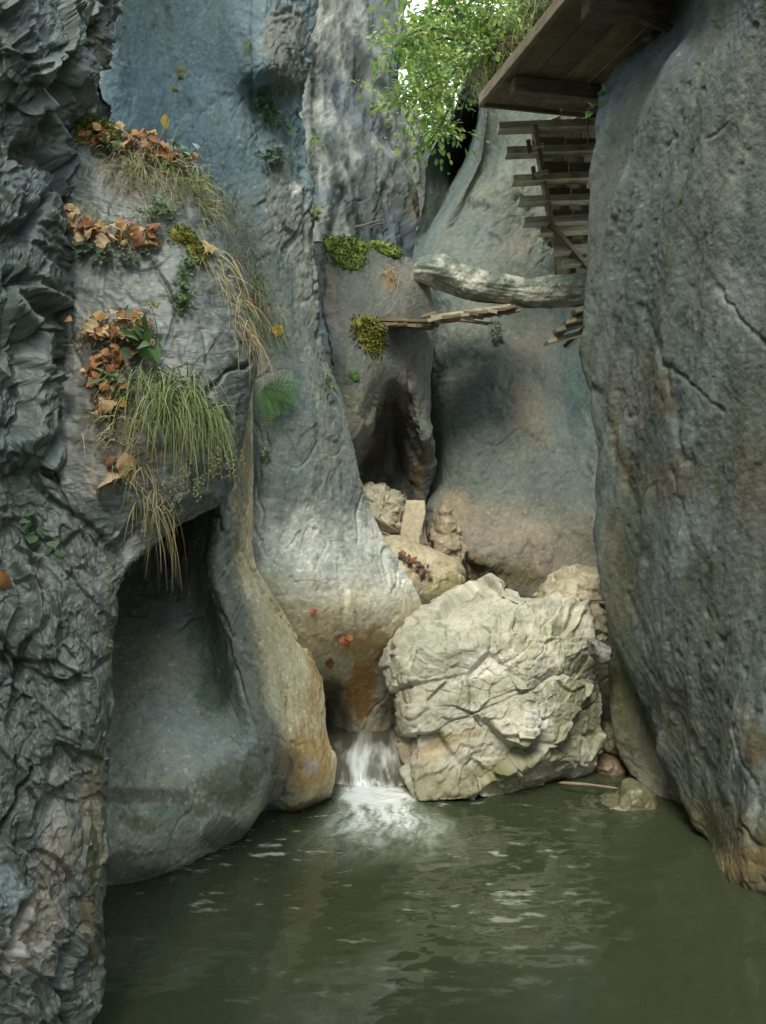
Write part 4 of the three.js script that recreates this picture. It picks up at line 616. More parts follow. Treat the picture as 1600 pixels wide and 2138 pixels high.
// ------------------------------------------------------------------ timber: landing, stair, broken walkway
const woodDark = [wood([0.34, 0.27, 0.17]), wood([0.27, 0.215, 0.14]), wood([0.38, 0.31, 0.2])], woodGrey = [wood([0.8, 0.75, 0.6]), wood([0.7, 0.67, 0.55]), wood([0.85, 0.78, 0.58])];
const UPV = V3(0, 1, 0);
function board(name, a, b, w, t, mat, parent, up = UPV, taper) { // a plank from a to b: width w across, thickness t along up
  const d = b.clone().sub(a), L = d.length(); d.normalize(); const side = d.clone().cross(up).normalize(), u = side.clone().cross(d).normalize();
  const g = new RoundedBoxGeometry(L, t, w, 1, Math.min(t, w) * 0.12), p = g.attributes.position, uvs = g.attributes.uv, r0 = rnd() * 9, sx = rnd();
  const n = g.attributes.normal;
  for (let i = 0; i < p.count; i++) { const x = p.getX(i), y = p.getY(i), z = p.getZ(i); uvs.setXY(i, x * 1.1 + sx, (Math.abs(n.getY(i)) > 0.5 ? z : y) * 2.2 + r0); const e = 0.06 * w * N(x * 5 + r0, y * 9, z * 7); p.setXYZ(i, x, y + e * 0.3, z + e); }
  g.computeVertexNormals();
  const m = part(name, g, mat, parent); m.matrixAutoUpdate = true;
  const M = new THREE.Matrix4().makeBasis(d, u, side); const mid = a.clone().add(b).multiplyScalar(0.5).sub(parent.position); m.quaternion.setFromRotationMatrix(M); m.position.copy(mid); return m;
}
{
  const Y = 4.3, ground = (px, py) => { const d = (Y - EYE) * F / (1069 - py); return at(px, py, d); };
  const A = ground(1010, 224), B = ground(1196, 2), dir = B.clone().sub(A).normalize(), across = V3(-dir.z, 0, dir.x); if (across.x < 0) across.negate();
  const g = new THREE.Group(); g.position.copy(A); tag(top(g, 'timber_landing'), 'plank landing bracketed high under the right wall, seen from below', 'platform');
  const w = 0.185, L = 3.1;
  for (let i = 0; i < 6; i++) { const s = i * (w + 0.006) + w / 2; const a = A.clone().addScaledVector(across, s).addScaledVector(dir, 0.03 * Math.sin(i * 3)), b = a.clone().addScaledVector(dir, L); a.y += 0.05; b.y += 0.05; board('plank', a, b, w, 0.035, woodDark[i % 3], g); }
  const ea = A.clone().addScaledVector(across, -0.02), eb = ea.clone().addScaledVector(dir, L); ea.y += 0.045; eb.y += 0.045; board('edge_board', ea, eb, 0.035, 0.075, woodDark[2], g);
  for (const [t, e, h, ww] of [[0.42, 1.15, 0.1, 0.09], [0.36, 1.1, 0.05, 0.05], [1.5, 1.5, 0.13, 0.12]]) { const a = A.clone().addScaledVector(dir, t).addScaledVector(across, 0.05), b = a.clone().addScaledVector(across, e); a.y -= h / 2 - 0.03; b.y -= h / 2 - 0.03; board('joist', a, b, ww, h, woodDark[1], g); }
  const fa = A.clone().addScaledVector(across, -0.02), fb = A.clone().addScaledVector(across, 1.0); fa.addScaledVector(dir, -0.02); fb.addScaledVector(dir, -0.02); fa.y += 0.045; fb.y += 0.045; board('end_board', fa, fb, 0.03, 0.07, woodDark[1], g);
  const pole = tube([at(1330, 34, 5.35), at(1400, 62, 5.4), at(1470, 96, 5.45)], [0.028, 0.026, 0.024], { n: 10, m: 9 }); pole.translate(-A.x, -A.y, -A.z); part('prop_pole', pole, wood([0.2, 0.17, 0.12]), g);
}
{
  const py = [270, 322, 378, 425, 468, 488, 527, 555], xl = [1042, 1058, 1072, 1084, 1095, 1128, 1155, 1178], xm = [1113, 1127, 1137, 1145, 1148, 1178, 1203, 1220];
  const dep = [6.9, 7.0, 7.1, 7.2, 7.3, 7.4, 7.5, 7.6];
  const o = at(1180, 555, 7.6), g = new THREE.Group(); g.position.copy(o); tag(top(g, 'timber_stair'), 'steep open wooden stair hanging from the landing down behind the right wall', 'stairs');
  for (let i = 0; i < 8; i++) {
    const t = 0.05, a = at(xl[i], py[i], dep[i]), b = at(Math.max(1262, xm[i] + 60), py[i], dep[i]); a.y += t / 2; b.y += t / 2; b.y += (a.y - b.y) + 0.03; a.z -= 0.06; b.z -= 0.06; a.y += rr(-0.008, 0.008);
    board('tread', a, b, 0.13, t, woodGrey[i % 3], g);
    if (i < 7) { // riser board closing the flight right of the carriage
      const c0 = at(xm[i] + 4, py[i], dep[i]), c1 = at(1262, py[i], dep[i]); const h = c0.y - at(0, py[i + 1], dep[i + 1]).y - 0.02; c0.y -= h / 2; c1.y = c0.y; c0.z -= 0.135; c1.z -= 0.135;
      const mid = c0.clone().lerp(c1, 0.48); board('riser', c0, mid, 0.018, h * 0.92, woodDark[(i + 2) % 3], g); board('riser', mid.clone().add(V3(0.006, 0, -0.02)), c1.clone().add(V3(0, 0, -0.02)), 0.018, h * 0.92, woodDark[(i + 1) % 3], g);
    }
    if (i === 1 || i === 2) { const s0 = at(xm[i] - 22, py[i] - 12, dep[i] - 0.02), s1 = at(xm[i] + 8, py[i] - 20, dep[i] - 0.02); board('bracket', s0, s1, 0.02, 0.03, woodGrey[0], g); const s2 = at(xm[i] - 24, py[i] - 30, dep[i] - 0.02), s3 = at(xm[i] - 20, py[i] - 2, dep[i] - 0.02); board('bracket', s2, s3, 0.02, 0.03, woodDark[0], g, V3(1, 0, 0)); }
  }
  for (let q = 0; q < 3; q++) { // sheathing boards closing the flight behind the treads
    const a = at(1146 + q * 44, 250, 7.12), b = at(1186 + q * 40, 575, 7.95); board('backing_board', a, b, 0.2, 0.02, woodDark[q], g, V3(0, 0.4, 1)); }
  const pts = xm.map((x, i) => at(x + 4, py[i] + 4, dep[i] + 0.06));
  for (const [i, j] of [[0, 4], [4, 7]]) { const a = pts[i].clone(), b = pts[j].clone(); if (i === 0) { a.addScaledVector(b.clone().sub(a), -0.08); } board('stringer', a, b, 0.03, 0.1, woodDark[1], g, V3(0, 0, 1)); }
}
{
  const o = at(930, 665, 6.75), g = new THREE.Group(); g.position.copy(o); tag(top(g, 'plank_walkway'), 'broken walkway of short planks hung on the rock below the log', 'walkway');
  board('bearer', at(795, 668, 6.65), at(908, 672, 6.65), 0.05, 0.022, woodDark[0], g); board('bearer', at(898, 664, 6.55), at(1066, 640, 6.63), 0.05, 0.03, woodGrey[1], g); board('bearer', at(830, 682, 6.80), at(905, 686, 6.80), 0.04, 0.02, woodDark[1], g);
  for (let i = 0; i < 9; i++) { const px = 908 + i * 19, py = 664 - i * 2.8; const a = at(px, py + 2, 6.51), b = at(px + 12, py + 10, 7.05); board('slat', a, b, 0.1, 0.022, (i % 3 ? woodDark : woodGrey)[i % 3], g).rotateX(rr(-0.3, 0.3)); }
  for (let i = 0; i < 5; i++) { const px = 818 + i * 19; board('slat', at(px, 676 + i * 1.5, 6.60), at(px + 10, 682, 7.00), 0.085, 0.02, woodDark[i % 3], g).rotateX(rr(-0.25, 0.25)); }
  for (const [a, b] of [[at(1010, 660, 6.55), at(1086, 648, 6.57)], [at(960, 668, 6.53), at(1020, 676, 6.60)], [at(880, 662, 6.55), at(912, 652, 6.55)]]) board('loose_batten', a, b, 0.03, 0.018, woodDark[2], g);
}
{
  const o = at(1180, 700, 7.0), g = new THREE.Group(); g.position.copy(o); tag(top(g, 'short_stair'), 'short wooden steps emerging from behind the right wall below the log', 'stairs');
  const S = [[1140, 716, 7.1], [1158, 692, 7.04], [1178, 676, 7.0], [1197, 652, 6.95]];
  S.forEach(([px, py, d], i) => { const a = at(px, py, d), b = at(px + 90, py - 24, d + 0.02); board('tread', a, b, 0.12, 0.03, woodGrey[i % 3], g); });
  board('stringer', at(1150, 716, 7.14), at(1215, 650, 7.0), 0.03, 0.09, woodGrey[1], g, V3(0, 0.3, 1)); board('stringer', at(1180, 726, 7.3), at(1250, 662, 7.2), 0.03, 0.09, woodDark[0], g, V3(0, 0.3, 1));
}

// ------------------------------------------------------------------ plants
const P_ = []; // scratch
class Blades { // collects coloured ribbons and leaves into one geometry
  constructor() { this.p = []; this.c = []; this.i = []; }
  quad(a, b, c, d, col) { const n = this.p.length / 3; for (const v of [a, b, c, d]) { this.p.push(v.x, v.y, v.z); this.c.push(...col); } this.i.push(n, n + 1, n + 2, n, n + 2, n + 3); }
  ribbon(base, dir, len, w, droop, col, tip, seg = 5) {
    const d = dir.clone().normalize(), p = base.clone(), side = d.clone().cross(V3(rr(-1, 1), rr(-0.3, 0.3), rr(0.3, 1))).normalize(); let n0 = this.p.length / 3;
    for (let k = 0; k <= seg; k++) {
      const t = k / seg, ww = w * (1 - t * 0.85) * 0.5, c = mixc(col, tip, t);
      this.p.push(p.x - side.x * ww, p.y - side.y * ww, p.z - side.z * ww, p.x + side.x * ww, p.y + side.y * ww, p.z + side.z * ww); this.c.push(...c, ...c);
      d.y -= droop / seg; d.normalize(); p.addScaledVector(d, len / seg);
    }
    for (let k = 0; k < seg; k++) { const a = n0 + k * 2; this.i.push(a, a + 1, a + 2, a + 1, a + 3, a + 2); }
    return p;
  }
  leaf(base, dir, nrm, len, wid, col, curl = 0.2) { // a pointed oval leaf, folded along its rib
    const d = dir.clone().normalize(), s = d.clone().cross(nrm).normalize(), n = s.clone().cross(d).normalize(), k0 = this.p.length / 3;
    const W = [0, 0.7, 1, 0.75, 0]; 
    for (let k = 0; k < 5; k++) { const t = k / 4, c = base.clone().addScaledVector(d, len * t).addScaledVector(n, -curl * len * t * t), w = W[k] * wid / 2;
      for (const q of [-1, 0, 1]) { const v = c.clone().addScaledVector(s, q * w).addScaledVector(n, q ? Math.abs(w) * 0.35 : 0); this.p.push(v.x, v.y, v.z); const g = 1 + (q ? 0.06 : -0.1); this.c.push(col[0] * g, col[1] * g, col[2] * g); } }
    for (let k = 0; k < 4; k++) for (let q = 0; q < 2; q++) { const a = k0 + k * 3 + q; this.i.push(a, a + 3, a + 1, a + 1, a + 3, a + 4); }
  }
  geo() { const g = new THREE.BufferGeometry(); g.setAttribute('position', new THREE.Float32BufferAttribute(this.p, 3)); g.setAttribute('color', new THREE.Float32BufferAttribute(this.c, 3)); g.setIndex(this.i); g.computeVertexNormals(); return g; }
  add(name, label, category, o, mat = leafV, group) { const g = this.geo(); g.translate(-o.x, -o.y, -o.z); const m = new THREE.Mesh(g, mat); m.position.copy(o); tag(top(m, name), label, category, group); return m; }
}
const jit = (v, s) => v.clone().add(V3(rr(-s, s), rr(-s, s), rr(-s, s)));
const GR = [[0.12, 0.22, 0.06], [0.09, 0.17, 0.05], [0.19, 0.27, 0.1], [0.25, 0.28, 0.12]], DRY = [[0.33, 0.26, 0.13], [0.26, 0.19, 0.1], [0.4, 0.34, 0.2]], LEAF = [[0.07, 0.16, 0.035], [0.05, 0.12, 0.03], [0.11, 0.2, 0.05]];
function tussock(surf, spots, n, len, up, droop, dry, label, o = {}) {
  const b = new Blades(); let base = null;
  const S = spots.map(([x, y]) => on(surf, x, y, 0.004)); base = S[0].clone();
  for (let i = 0; i < n; i++) {
    const s = pick(S), q = jit(s, o.spread ?? 0.045); q.addScaledVector(s.n, -0.01);
    const dir = s.n.clone().multiplyScalar(o.out ?? 0.7).add(V3(rr(-0.9, 0.9) + (o.lean ?? 0), up + rr(-0.4, 0.5), rr(-0.5, 0.5)));
    const isDry = rnd() < dry, c = isDry ? pick(DRY) : pick(GR);
    const e = b.ribbon(q, dir, len * rr(0.5, 1.25), o.w ?? 0.0036, droop * rr(0.6, 1.4), c, isDry ? pick(DRY) : mixc(c, [0.25, 0.28, 0.1], 0.35), 6);
    if (o.seeds && rnd() < o.seeds) for (let k = 0; k < 10; k++) { const z = e.clone().add(V3(rr(-0.004, 0.004), k * 0.006, rr(-0.004, 0.004))); b.leaf(z, V3(rr(-1, 1), rr(-1, 0), rr(-1, 1)), V3(0, 0, 1), 0.008, 0.004, [0.24, 0.22, 0.1]); }
  }
  return b.add('grass_tussock', label, 'grass', base, plainV);
}
// grass on the left ledges
tussock('left_cliff', [[290, 340], [330, 350], [370, 365], [400, 380], [415, 410], [430, 440]], 420, 0.15, 0.2, 2.6, 0.55, 'half-dry grass tussock hanging over the edge of the top left ledge', { lean: 0.35 });
tussock('left_cliff', [[240, 340], [270, 360], [300, 380], [350, 400]], 220, 0.1, 0.1, 2.4, 0.7, 'straw-coloured grass tussock below the leaves of the top left ledge');
tussock('left_cliff', [[300, 800], [340, 795], [380, 815], [410, 840], [350, 840], [430, 860], [310, 850]], 420, 0.22, 0.55, 3.4, 0.12, 'lush green grass tussock hanging under the lower leaf ledge', { lean: 0.15, seeds: 0.05, w: 0.0042 });
tussock('left_cliff', [[400, 880], [430, 890], [450, 900], [380, 900]], 90, 0.2, 0.2, 3.6, 0.25, 'long seed-headed grass stems dangling over the dark hollow', { seeds: 0.35, w: 0.0032 });
tussock('left_cliff', [[200, 880], [230, 920], [270, 960], [300, 1000], [260, 900], [310, 1040], [290, 930]], 240, 0.1, -0.1, 2.2, 0.85, 'matted dry brown grass hanging below the lower leaf ledge');
tussock('left_cliff', [[300, 1040], [330, 1060], [345, 1080]], 40, 0.2, -0.6, 2.4, 0.85, 'thin dry roots trailing into the dark hollow', { w: 0.0026, spread: 0.03 });
tussock('left_cliff', [[440, 530], [460, 570], [480, 610], [495, 650], [505, 690]], 130, 0.2, -0.5, 2.6, 0.9, 'pale dead grass trailing down the right edge of the ledge rock', { lean: 0.12, out: 0.35 });
tussock('left_cliff', [[210, 470], [250, 480], [290, 490]], 120, 0.07, 0.1, 2.0, 0.4, 'short grass tuft among the leaves of the middle left ledge');
tussock('middle_cliff', [[480, 430], [500, 480], [520, 540], [540, 590], [480, 540]], 230, 0.24, 0.6, 2.6, 0.4, 'thin pale grass standing against the blue wall beside the ledge', { lean: 0.3, w: 0.0032 });
tussock('middle_cliff', [[545, 690], [560, 700], [580, 695], [540, 660]], 170, 0.17, 0.6, 2.4, 0.15, 'green grass tuft on the middle wall above the fern', { lean: 0.1 });
tussock('middle_cliff', [[520, 600], [535, 630], [550, 650]], 90, 0.26, 0.7, 2.4, 0.55, 'arching yellowish grass on the middle wall right of the ledge', { lean: 0.4 });
tussock('middle_cliff', [[520, 88], [517, 100]], 60, 0.08, -0.2, 2.0, 0.1, 'small dark grass tuft in the crack high on the blue wall', { spread: 0.02 });
tussock('far_left_cliff', [[668, 290], [672, 310]], 60, 0.3, 0.2, 2.2, 0.3, 'pale green grass tuft in the cleft by the far wall', { w: 0.006 });
tussock('shoulder_rock', [[812, 570], [825, 585]], 90, 0.12, -0.2, 2.0, 1, 'orange-brown dry tuft on the shoulder rock', { w: 0.005 });
tussock('shoulder_rock', [[775, 740], [790, 745]], 60, 0.08, -0.2, 2.0, 0.1, 'short green tuft under the round moss cushion', { w: 0.004 });
// moss cushions
function moss(surf, spots, r, n, cols, label, name = 'moss_cushion') {
  const b = new Blades(), S = spots.map(([x, y]) => on(surf, x, y, 0)), base = S[0].clone();
  for (let i = 0; i < n; i++) { const s = pick(S), q = jit(s, r), d = q.distanceTo(s) / (r * 1.2); q.addScaledVector(s.n, 0.42 * r * Math.max(0, 1 - d * d) - q.clone().sub(s).dot(s.n) * 0.6); b.leaf(q, s.n.clone().add(V3(rr(-0.9, 0.9), rr(-0.9, 0.5), rr(-0.9, 0.9))), V3(rr(-1, 1), 1, rr(-1, 1)), r * rr(0.2, 0.42), r * 0.13, pick(cols), 0.3); }
  for (const s of S) { const g = new THREE.SphereGeometry(r * 0.95, 14, 10), p = g.attributes.position, n0 = b.p.length / 3; for (let i = 0; i < p.count; i++) { const v = V3(p.getX(i), p.getY(i), p.getZ(i)); v.multiplyScalar(1 + 0.5 * fbm(v.x * 30 + s.x * 9, v.y * 30, v.z * 30, 3)); v.addScaledVector(s.n, -0.55 * v.dot(s.n)).add(s); b.p.push(v.x, v.y, v.z); const c = pick(cols); b.c.push(c[0], c[1], c[2]); } for (const i of g.index.array) b.i.push(n0 + i); }
  b.add(name, label, 'moss', base, plainV);
}
const MO = [[0.15, 0.155, 0.02], [0.19, 0.185, 0.03], [0.11, 0.12, 0.015], [0.24, 0.23, 0.04]];
moss('left_cliff', [[188, 268], [205, 275], [220, 282], [180, 285]], 0.045, 1100, MO, 'olive moss cushion at the top of the left ledge');
moss('left_cliff', [[375, 490], [395, 498], [405, 520], [412, 535]], 0.035, 800, MO, 'yellow-green moss cushion at the right end of the middle ledge');
moss('shoulder_rock', [[755, 682], [780, 685], [785, 705], [765, 700], [775, 722]], 0.08, 1300, MO, 'round olive moss cushion on the shoulder rock below the walkway');
moss('shoulder_rock', [[700, 512], [725, 515], [745, 522], [720, 535], [735, 545], [790, 520], [815, 526]], 0.09, 1500, [[0.17, 0.25, 0.04], [0.24, 0.29, 0.06], [0.13, 0.2, 0.04]], 'bright green mossy turf along the top of the shoulder rock', 'moss_turf');
moss('shoulder_rock', [[735, 780], [742, 786]], 0.03, 160, LEAF, 'tiny green moss spot on the shoulder rock above the hollow');
// leafy plants
function leafy(surf, spots, n, L, label, o = {}) {
  const b = new Blades(), S = spots.map(([x, y]) => on(surf, x, y, 0.006)), base = S[0].clone();
  const cv = new THREE.CatmullRomCurve3(S.map(s => s.clone().addScaledVector(s.n, o.off ?? 0.02)));
  if (S.length > 1) for (let i = 0; i < 24; i++) { const p = cv.getPoint(i / 24), q = cv.getPoint((i + 1) / 24); const sd = V3(0.0018, 0, 0.001); b.quad(p.clone().sub(sd), p.clone().add(sd), q.clone().add(sd), q.clone().sub(sd), [0.14, 0.15, 0.06]); }
  for (let i = 0; i < n; i++) { const p = S.length > 1 ? cv.getPoint(rnd()) : S[0].clone(), nn = S[0].n; const d = V3(rr(-1, 1), rr(-0.9, 0.5), rr(0.0, 0.9)).addScaledVector(nn, 0.3); const q = jit(p, o.spread ?? 0.02), sd = V3(0.0011, 0.0006, 0.0008); b.quad(p.clone().sub(sd), p.clone().add(sd), q.clone().add(sd), q.clone().sub(sd), [0.14, 0.16, 0.06]); b.leaf(q, d, V3(rr(-0.5, 0.5), rr(0.2, 1), rr(0.2, 1)), L * rr(0.6, 1.2), L * (o.wide ?? 0.5) * rr(0.8, 1.2), pick(o.cols ?? LEAF), rr(0, 0.4)); }
  return b.add(o.name ?? 'leafy_plant', label, o.category ?? 'plant', base);
}
leafy('left_cliff', [[395, 535], [380, 580], [385, 620], [365, 650]], 110, 0.024, 'small-leaved green plant trailing below the moss of the middle ledge', { spread: 0.022, off: 0.015 });
leafy('left_cliff', [[300, 445], [330, 440], [360, 455]], 60, 0.03, 'pale green ferny plant on the rock above the middle ledge', { spread: 0.03, cols: [[0.14, 0.26, 0.08], [0.1, 0.2, 0.06]], wide: 0.3 });
leafy('left_cliff', [[285, 760], [300, 740], [310, 715]], 10, 0.075, 'plant with broad upright green leaves on the lower leaf ledge', { spread: 0.02, wide: 0.45, off: 0.03 });
leafy('left_cliff', [[170, 525], [210, 540], [260, 545], [310, 535]], 110, 0.026, 'dark green leaf fringe under the middle leaf ledge', { spread: 0.025, cols: [[0.03, 0.075, 0.03], [0.045, 0.1, 0.035]] });
leafy('left_cliff', [[60, 1040], [75, 1090], [105, 1130], [108, 1158]], 16, 0.036, 'round-leaved creeper climbing the lower left rock', { spread: 0.03, wide: 0.9, off: 0.012, name: 'creeper', cols: [[0.12, 0.22, 0.1], [0.1, 0.18, 0.08]] });
leafy('left_cliff', [[95, 1030], [110, 1045], [60, 965], [80, 972]], 14, 0.022, 'scattered small creeper leaves on the rough left rock', { spread: 0.02, wide: 0.7, off: 0.01, name: 'creeper' });
leafy('left_cliff', [[360, 340], [372, 325], [385, 315]], 8, 0.06, 'broad grey-green leaves at the right end of the top ledge', { wide: 0.6, cols: [[0.1, 0.2, 0.12], [0.15, 0.26, 0.13]], off: 0.03 });
leafy('left_cliff', [[225, 318], [245, 312], [255, 304]], 18, 0.04, 'green leaves among the dead leaves of the top ledge', { wide: 0.5 });
leafy('left_cliff', [[250, 680], [290, 690], [320, 710], [240, 720]], 60, 0.026, 'green seedlings among the leaves of the lower ledge', { spread: 0.03 });
leafy('left_cliff', [[240, 800], [265, 790]], 14, 0.05, 'pale green shoot hanging from the lower leaf ledge', { wide: 0.25, cols: [[0.16, 0.28, 0.12]] });
leafy('middle_cliff', [[550, 190], [560, 225], [570, 260]], 50, 0.05, 'hanging green plant under the brow of the blue wall', { spread: 0.05 });
leafy('middle_cliff', [[550, 335], [575, 330], [595, 340]], 60, 0.045, 'flat rosette of green leaves on the blue wall', { spread: 0.05, cols: [[0.07, 0.17, 0.09], [0.05, 0.13, 0.06]] });
leafy('middle_cliff', [[590, 255], [592, 272]], 6, 0.07, 'single pale hanging leaf cluster on the blue wall', { wide: 0.4, cols: [[0.12, 0.25, 0.08]] });
leafy('middle_cliff', [[660, 415], [672, 440], [680, 460]], 34, 0.05, 'yellowish sprig at the cleft edge of the middle cliff', { spread: 0.04, cols: [[0.24, 0.25, 0.06], [0.14, 0.2, 0.05]] });
leafy('middle_cliff', [[680, 770], [676, 800], [690, 830]], 22, 0.07, 'strappy green sprig on the right edge of the middle cliff', { spread: 0.03, wide: 0.2, cols: [[0.1, 0.2, 0.06], [0.22, 0.2, 0.06]] });
leafy('middle_cliff', [[560, 940], [565, 955]], 14, 0.03, 'tiny green plant on the pale part of the middle cliff', { spread: 0.03 });
leafy('back_cliff', [[1032, 672], [1036, 700], [1030, 716]], 26, 0.05, 'small green plant on the back wall under the walkway', { spread: 0.03, cols: [[0.06, 0.11, 0.04]] });
{ // the fern
  const b = new Blades(), s = on('middle_cliff', 545, 815, 0.01);
  for (let f = 0; f < 7; f++) {
    const a = -1.3 + f * 0.3, d = V3(Math.cos(a) * 0.9, Math.sin(a) * 0.6 + 0.25, rr(0.15, 0.7)).normalize(), p = s.clone(), L = rr(0.2, 0.3), seg = 13, c = pick([[0.08, 0.24, 0.06], [0.05, 0.16, 0.045], [0.12, 0.28, 0.08]]);
    for (let k = 0; k < seg; k++) {
      const t = k / seg; d.y -= 0.075; d.normalize(); const q = p.clone().addScaledVector(d, L / seg), side = d.clone().cross(V3(0, 0.5, 1)).normalize(), nn = side.clone().cross(d);
      const w = V3(0.0012, 0.0012, 0); b.quad(p.clone().sub(w), p.clone().add(w), q.clone().add(w), q.clone().sub(w), [0.08, 0.1, 0.03]);
      const ll = 0.052 * Math.sin(Math.PI * (0.12 + 0.88 * t) ** 0.8) * rr(0.85, 1.1) + 0.008;
      for (const sg of [-1, 1]) b.leaf(q, side.clone().multiplyScalar(sg).addScaledVector(d, 0.45).add(V3(0, -0.15, 0)), nn, ll, 0.0095, c.map(v => v * rr(0.8, 1.25)), 0.25);
      p.copy(q);
    }
  }
  b.add('fern', 'bright green fern growing from a crack in the middle wall', 'fern', s);
}
function flower(surf, px, py, pts, label, head) {
  const s = on(surf, px, py, 0), d = -s.z - 0.05, g = new THREE.Group(); g.position.copy(s); tag(top(g, 'flower_stalk'), label, 'flower');
  const P = [s.clone(), ...pts.map(([x, y]) => at(x, y, d))], t = tube(P, [0.0022, 0.0018, 0.0014], { n: 16, m: 5 }); t.translate(-s.x, -s.y, -s.z); part('stem', t, new THREE.MeshStandardMaterial({ color: new THREE.Color().setRGB(0.13, 0.14, 0.06), roughness: 0.8 }), g);
  for (const [x, y, r, c] of head) { const b = new Blades(), h = at(x, y, d).sub(s); for (let i = 0; i < 40; i++) b.leaf(h.clone().add(V3(rr(-r, r), rr(-r, r) * 0.4, rr(-r, r))), V3(rr(-1, 1), rr(0, 1), rr(-1, 1)), V3(0, 1, 0), 0.01, 0.007, c); part('flower_head', b.geo(), leafV, g); }
}
flower('left_cliff', 345, 320, [[350, 250], [362, 190], [380, 150]], 'tall stalk with flat yellow flower heads above the top ledge', [[380, 146, 0.016, [0.28, 0.27, 0.06]], [364, 190, 0.009, [0.25, 0.27, 0.06]], [378, 165, 0.006, [0.22, 0.25, 0.06]], [316, 282, 0.01, [0.3, 0.3, 0.06]]]);
flower('left_cliff', 325, 740, [[328, 690], [318, 640]], 'yellow-green umbel on a thin stalk above the lower ledge', [[318, 638, 0.018, [0.34, 0.36, 0.06]]]);
{ const s = on('left_cliff', 325, 312, 0), g = new THREE.Group(); g.position.copy(s); tag(top(g, 'withered_sprig'), 'bare brown sprig holding one yellow leaf on the top ledge', 'plant');
  const d = -s.z - 0.04, t = tube([s, at(336, 290, d), at(344, 262, d)], [0.004, 0.003, 0.002], { n: 10, m: 5 }); t.translate(-s.x, -s.y, -s.z); part('stem', t, new THREE.MeshStandardMaterial({ color: new THREE.Color().setRGB(0.2, 0.14, 0.07), roughness: 0.8 }), g);
  const b = new Blades(); b.leaf(at(344, 238, d).sub(s), V3(0.1, -1, 0.1), V3(0, 0, 1), 0.05, 0.03, [0.42, 0.36, 0.06]); part('leaf', b.geo(), leafV, g);
  const t2 = tube([s, at(300, 302, d), at(280, 290, d), at(270, 284, d)], [0.0025, 0.002, 0.0015], { n: 10, m: 5 }); t2.translate(-s.x, -s.y, -s.z); part('twig', t2, stickM, g); }

// fallen leaves: one thing each, in drifts
const leafGeos = []; for (let v = 0; v < 6; v++) { // curled dry leaf: a bent grid with a lobed outline
  const nx = 5, ny = 7, pos = [], idx = [], cu = rr(1.5, 4), cv = rr(-2, 2.4), tw = rr(-1, 1);
  for (let j = 0; j <= ny; j++) for (let i = 0; i <= nx; i++) { const t = j / ny, w = 0.5 * (Math.sin(Math.PI * t ** 0.8) ** 0.7 * (1 + 0.28 * Math.cos(j * 3.1 + v)) + 0.03), x = (i / nx * 2 - 1) * w, y = t - 0.5; pos.push(x, y + 0.08 * Math.cos(i * 2.4), 0.3 * Math.cos(x * cu) * 0.6 + 0.35 * cv * y * y * 0.5 + tw * x * y + 0.05 * Math.sin(x * 14 + y * 9)); }
  for (let j = 0; j < ny; j++) for (let i = 0; i < nx; i++) { const a = j * (nx + 1) + i; idx.push(a, a + 1, a + nx + 1, a + 1, a + nx + 2, a + nx + 1); }
  const g = new THREE.BufferGeometry(); g.setAttribute('position', new THREE.Float32BufferAttribute(pos, 3)); g.setIndex(idx); g.computeVertexNormals(); leafGeos.push(g);
}
const leafMat = [[0.42, 0.21, 0.07], [0.33, 0.14, 0.045], [0.5, 0.33, 0.16], [0.56, 0.42, 0.25], [0.25, 0.1, 0.04], [0.45, 0.26, 0.1]].map(c => new THREE.MeshPhysicalMaterial({ color: new THREE.Color().setRGB(...c), roughness: 0.8, transmission: 0.25, thickness: 0, side: THREE.DoubleSide }));
const leafTone = ['orange-brown', 'rust-brown', 'tan', 'pale buff', 'dark red-brown', 'ginger'];
const redMat = new THREE.MeshPhysicalMaterial({ color: new THREE.Color().setRGB(0.4, 0.07, 0.035), roughness: 0.7, side: THREE.DoubleSide }), yelMat = new THREE.MeshPhysicalMaterial({ color: new THREE.Color().setRGB(0.6, 0.36, 0.06), roughness: 0.7, side: THREE.DoubleSide });
function fallen(surf, px, py, size, mat, label, group, lift = 0.012) { const s = on(surf, px, py, lift), m = new THREE.Mesh(pick(leafGeos), mat); m.position.copy(s); const q = new THREE.Quaternion().setFromUnitVectors(V3(0, 0, 1), s.n.clone().add(V3(0, 0.4, 0)).normalize()); m.quaternion.copy(q).multiply(new THREE.Quaternion().setFromEuler(new THREE.Euler(rr(-0.8, 0.8), rr(-0.8, 0.8), rr(0, 6.28)))); const k = size * rr(0.55, 1.35); m.scale.set(k * rr(0.8, 1.1), k, k); tag(top(m, 'fallen_leaf'), label, 'leaf', group); }
function drift(surf, pts, n, size, jx, jy, label0, group, mats = leafMat) { for (let i = 0; i < n; i++) { const mat = pick(mats), tn = leafMat.indexOf(mat), label = mats === leafMat ? leafTone[tn] + ' ' + label0 : label0; const t = rnd() * (pts.length - 1), a = Math.floor(t), p = pts[a], q = pts[a + 1]; fallen(surf, lerp(p[0], q[0], t - a) + rr(-jx, jx), lerp(p[1], q[1], t - a) + rr(-jy, jy), size, mat, label, group, rr(0.012, 0.045)); } }
drift('left_cliff', [[190, 300], [230, 298], [290, 305], [350, 330], [395, 352]], 64, 0.034, 14, 18, 'fallen leaf in the drift along the top left ledge', 'leaves on the top left ledge');
drift('left_cliff', [[160, 440], [155, 470], [190, 490], [220, 500], [270, 500], [320, 500]], 60, 0.036, 16, 20, 'curled leaf in the drift on the middle left ledge', 'leaves on the middle left ledge');
drift('left_cliff', [[175, 700], [220, 685], [280, 690], [310, 710], [240, 740], [200, 790], [250, 800], [220, 850]], 90, 0.036, 20, 24, 'curled leaf in the big drift on the lower left ledge', 'leaves on the lower left ledge');
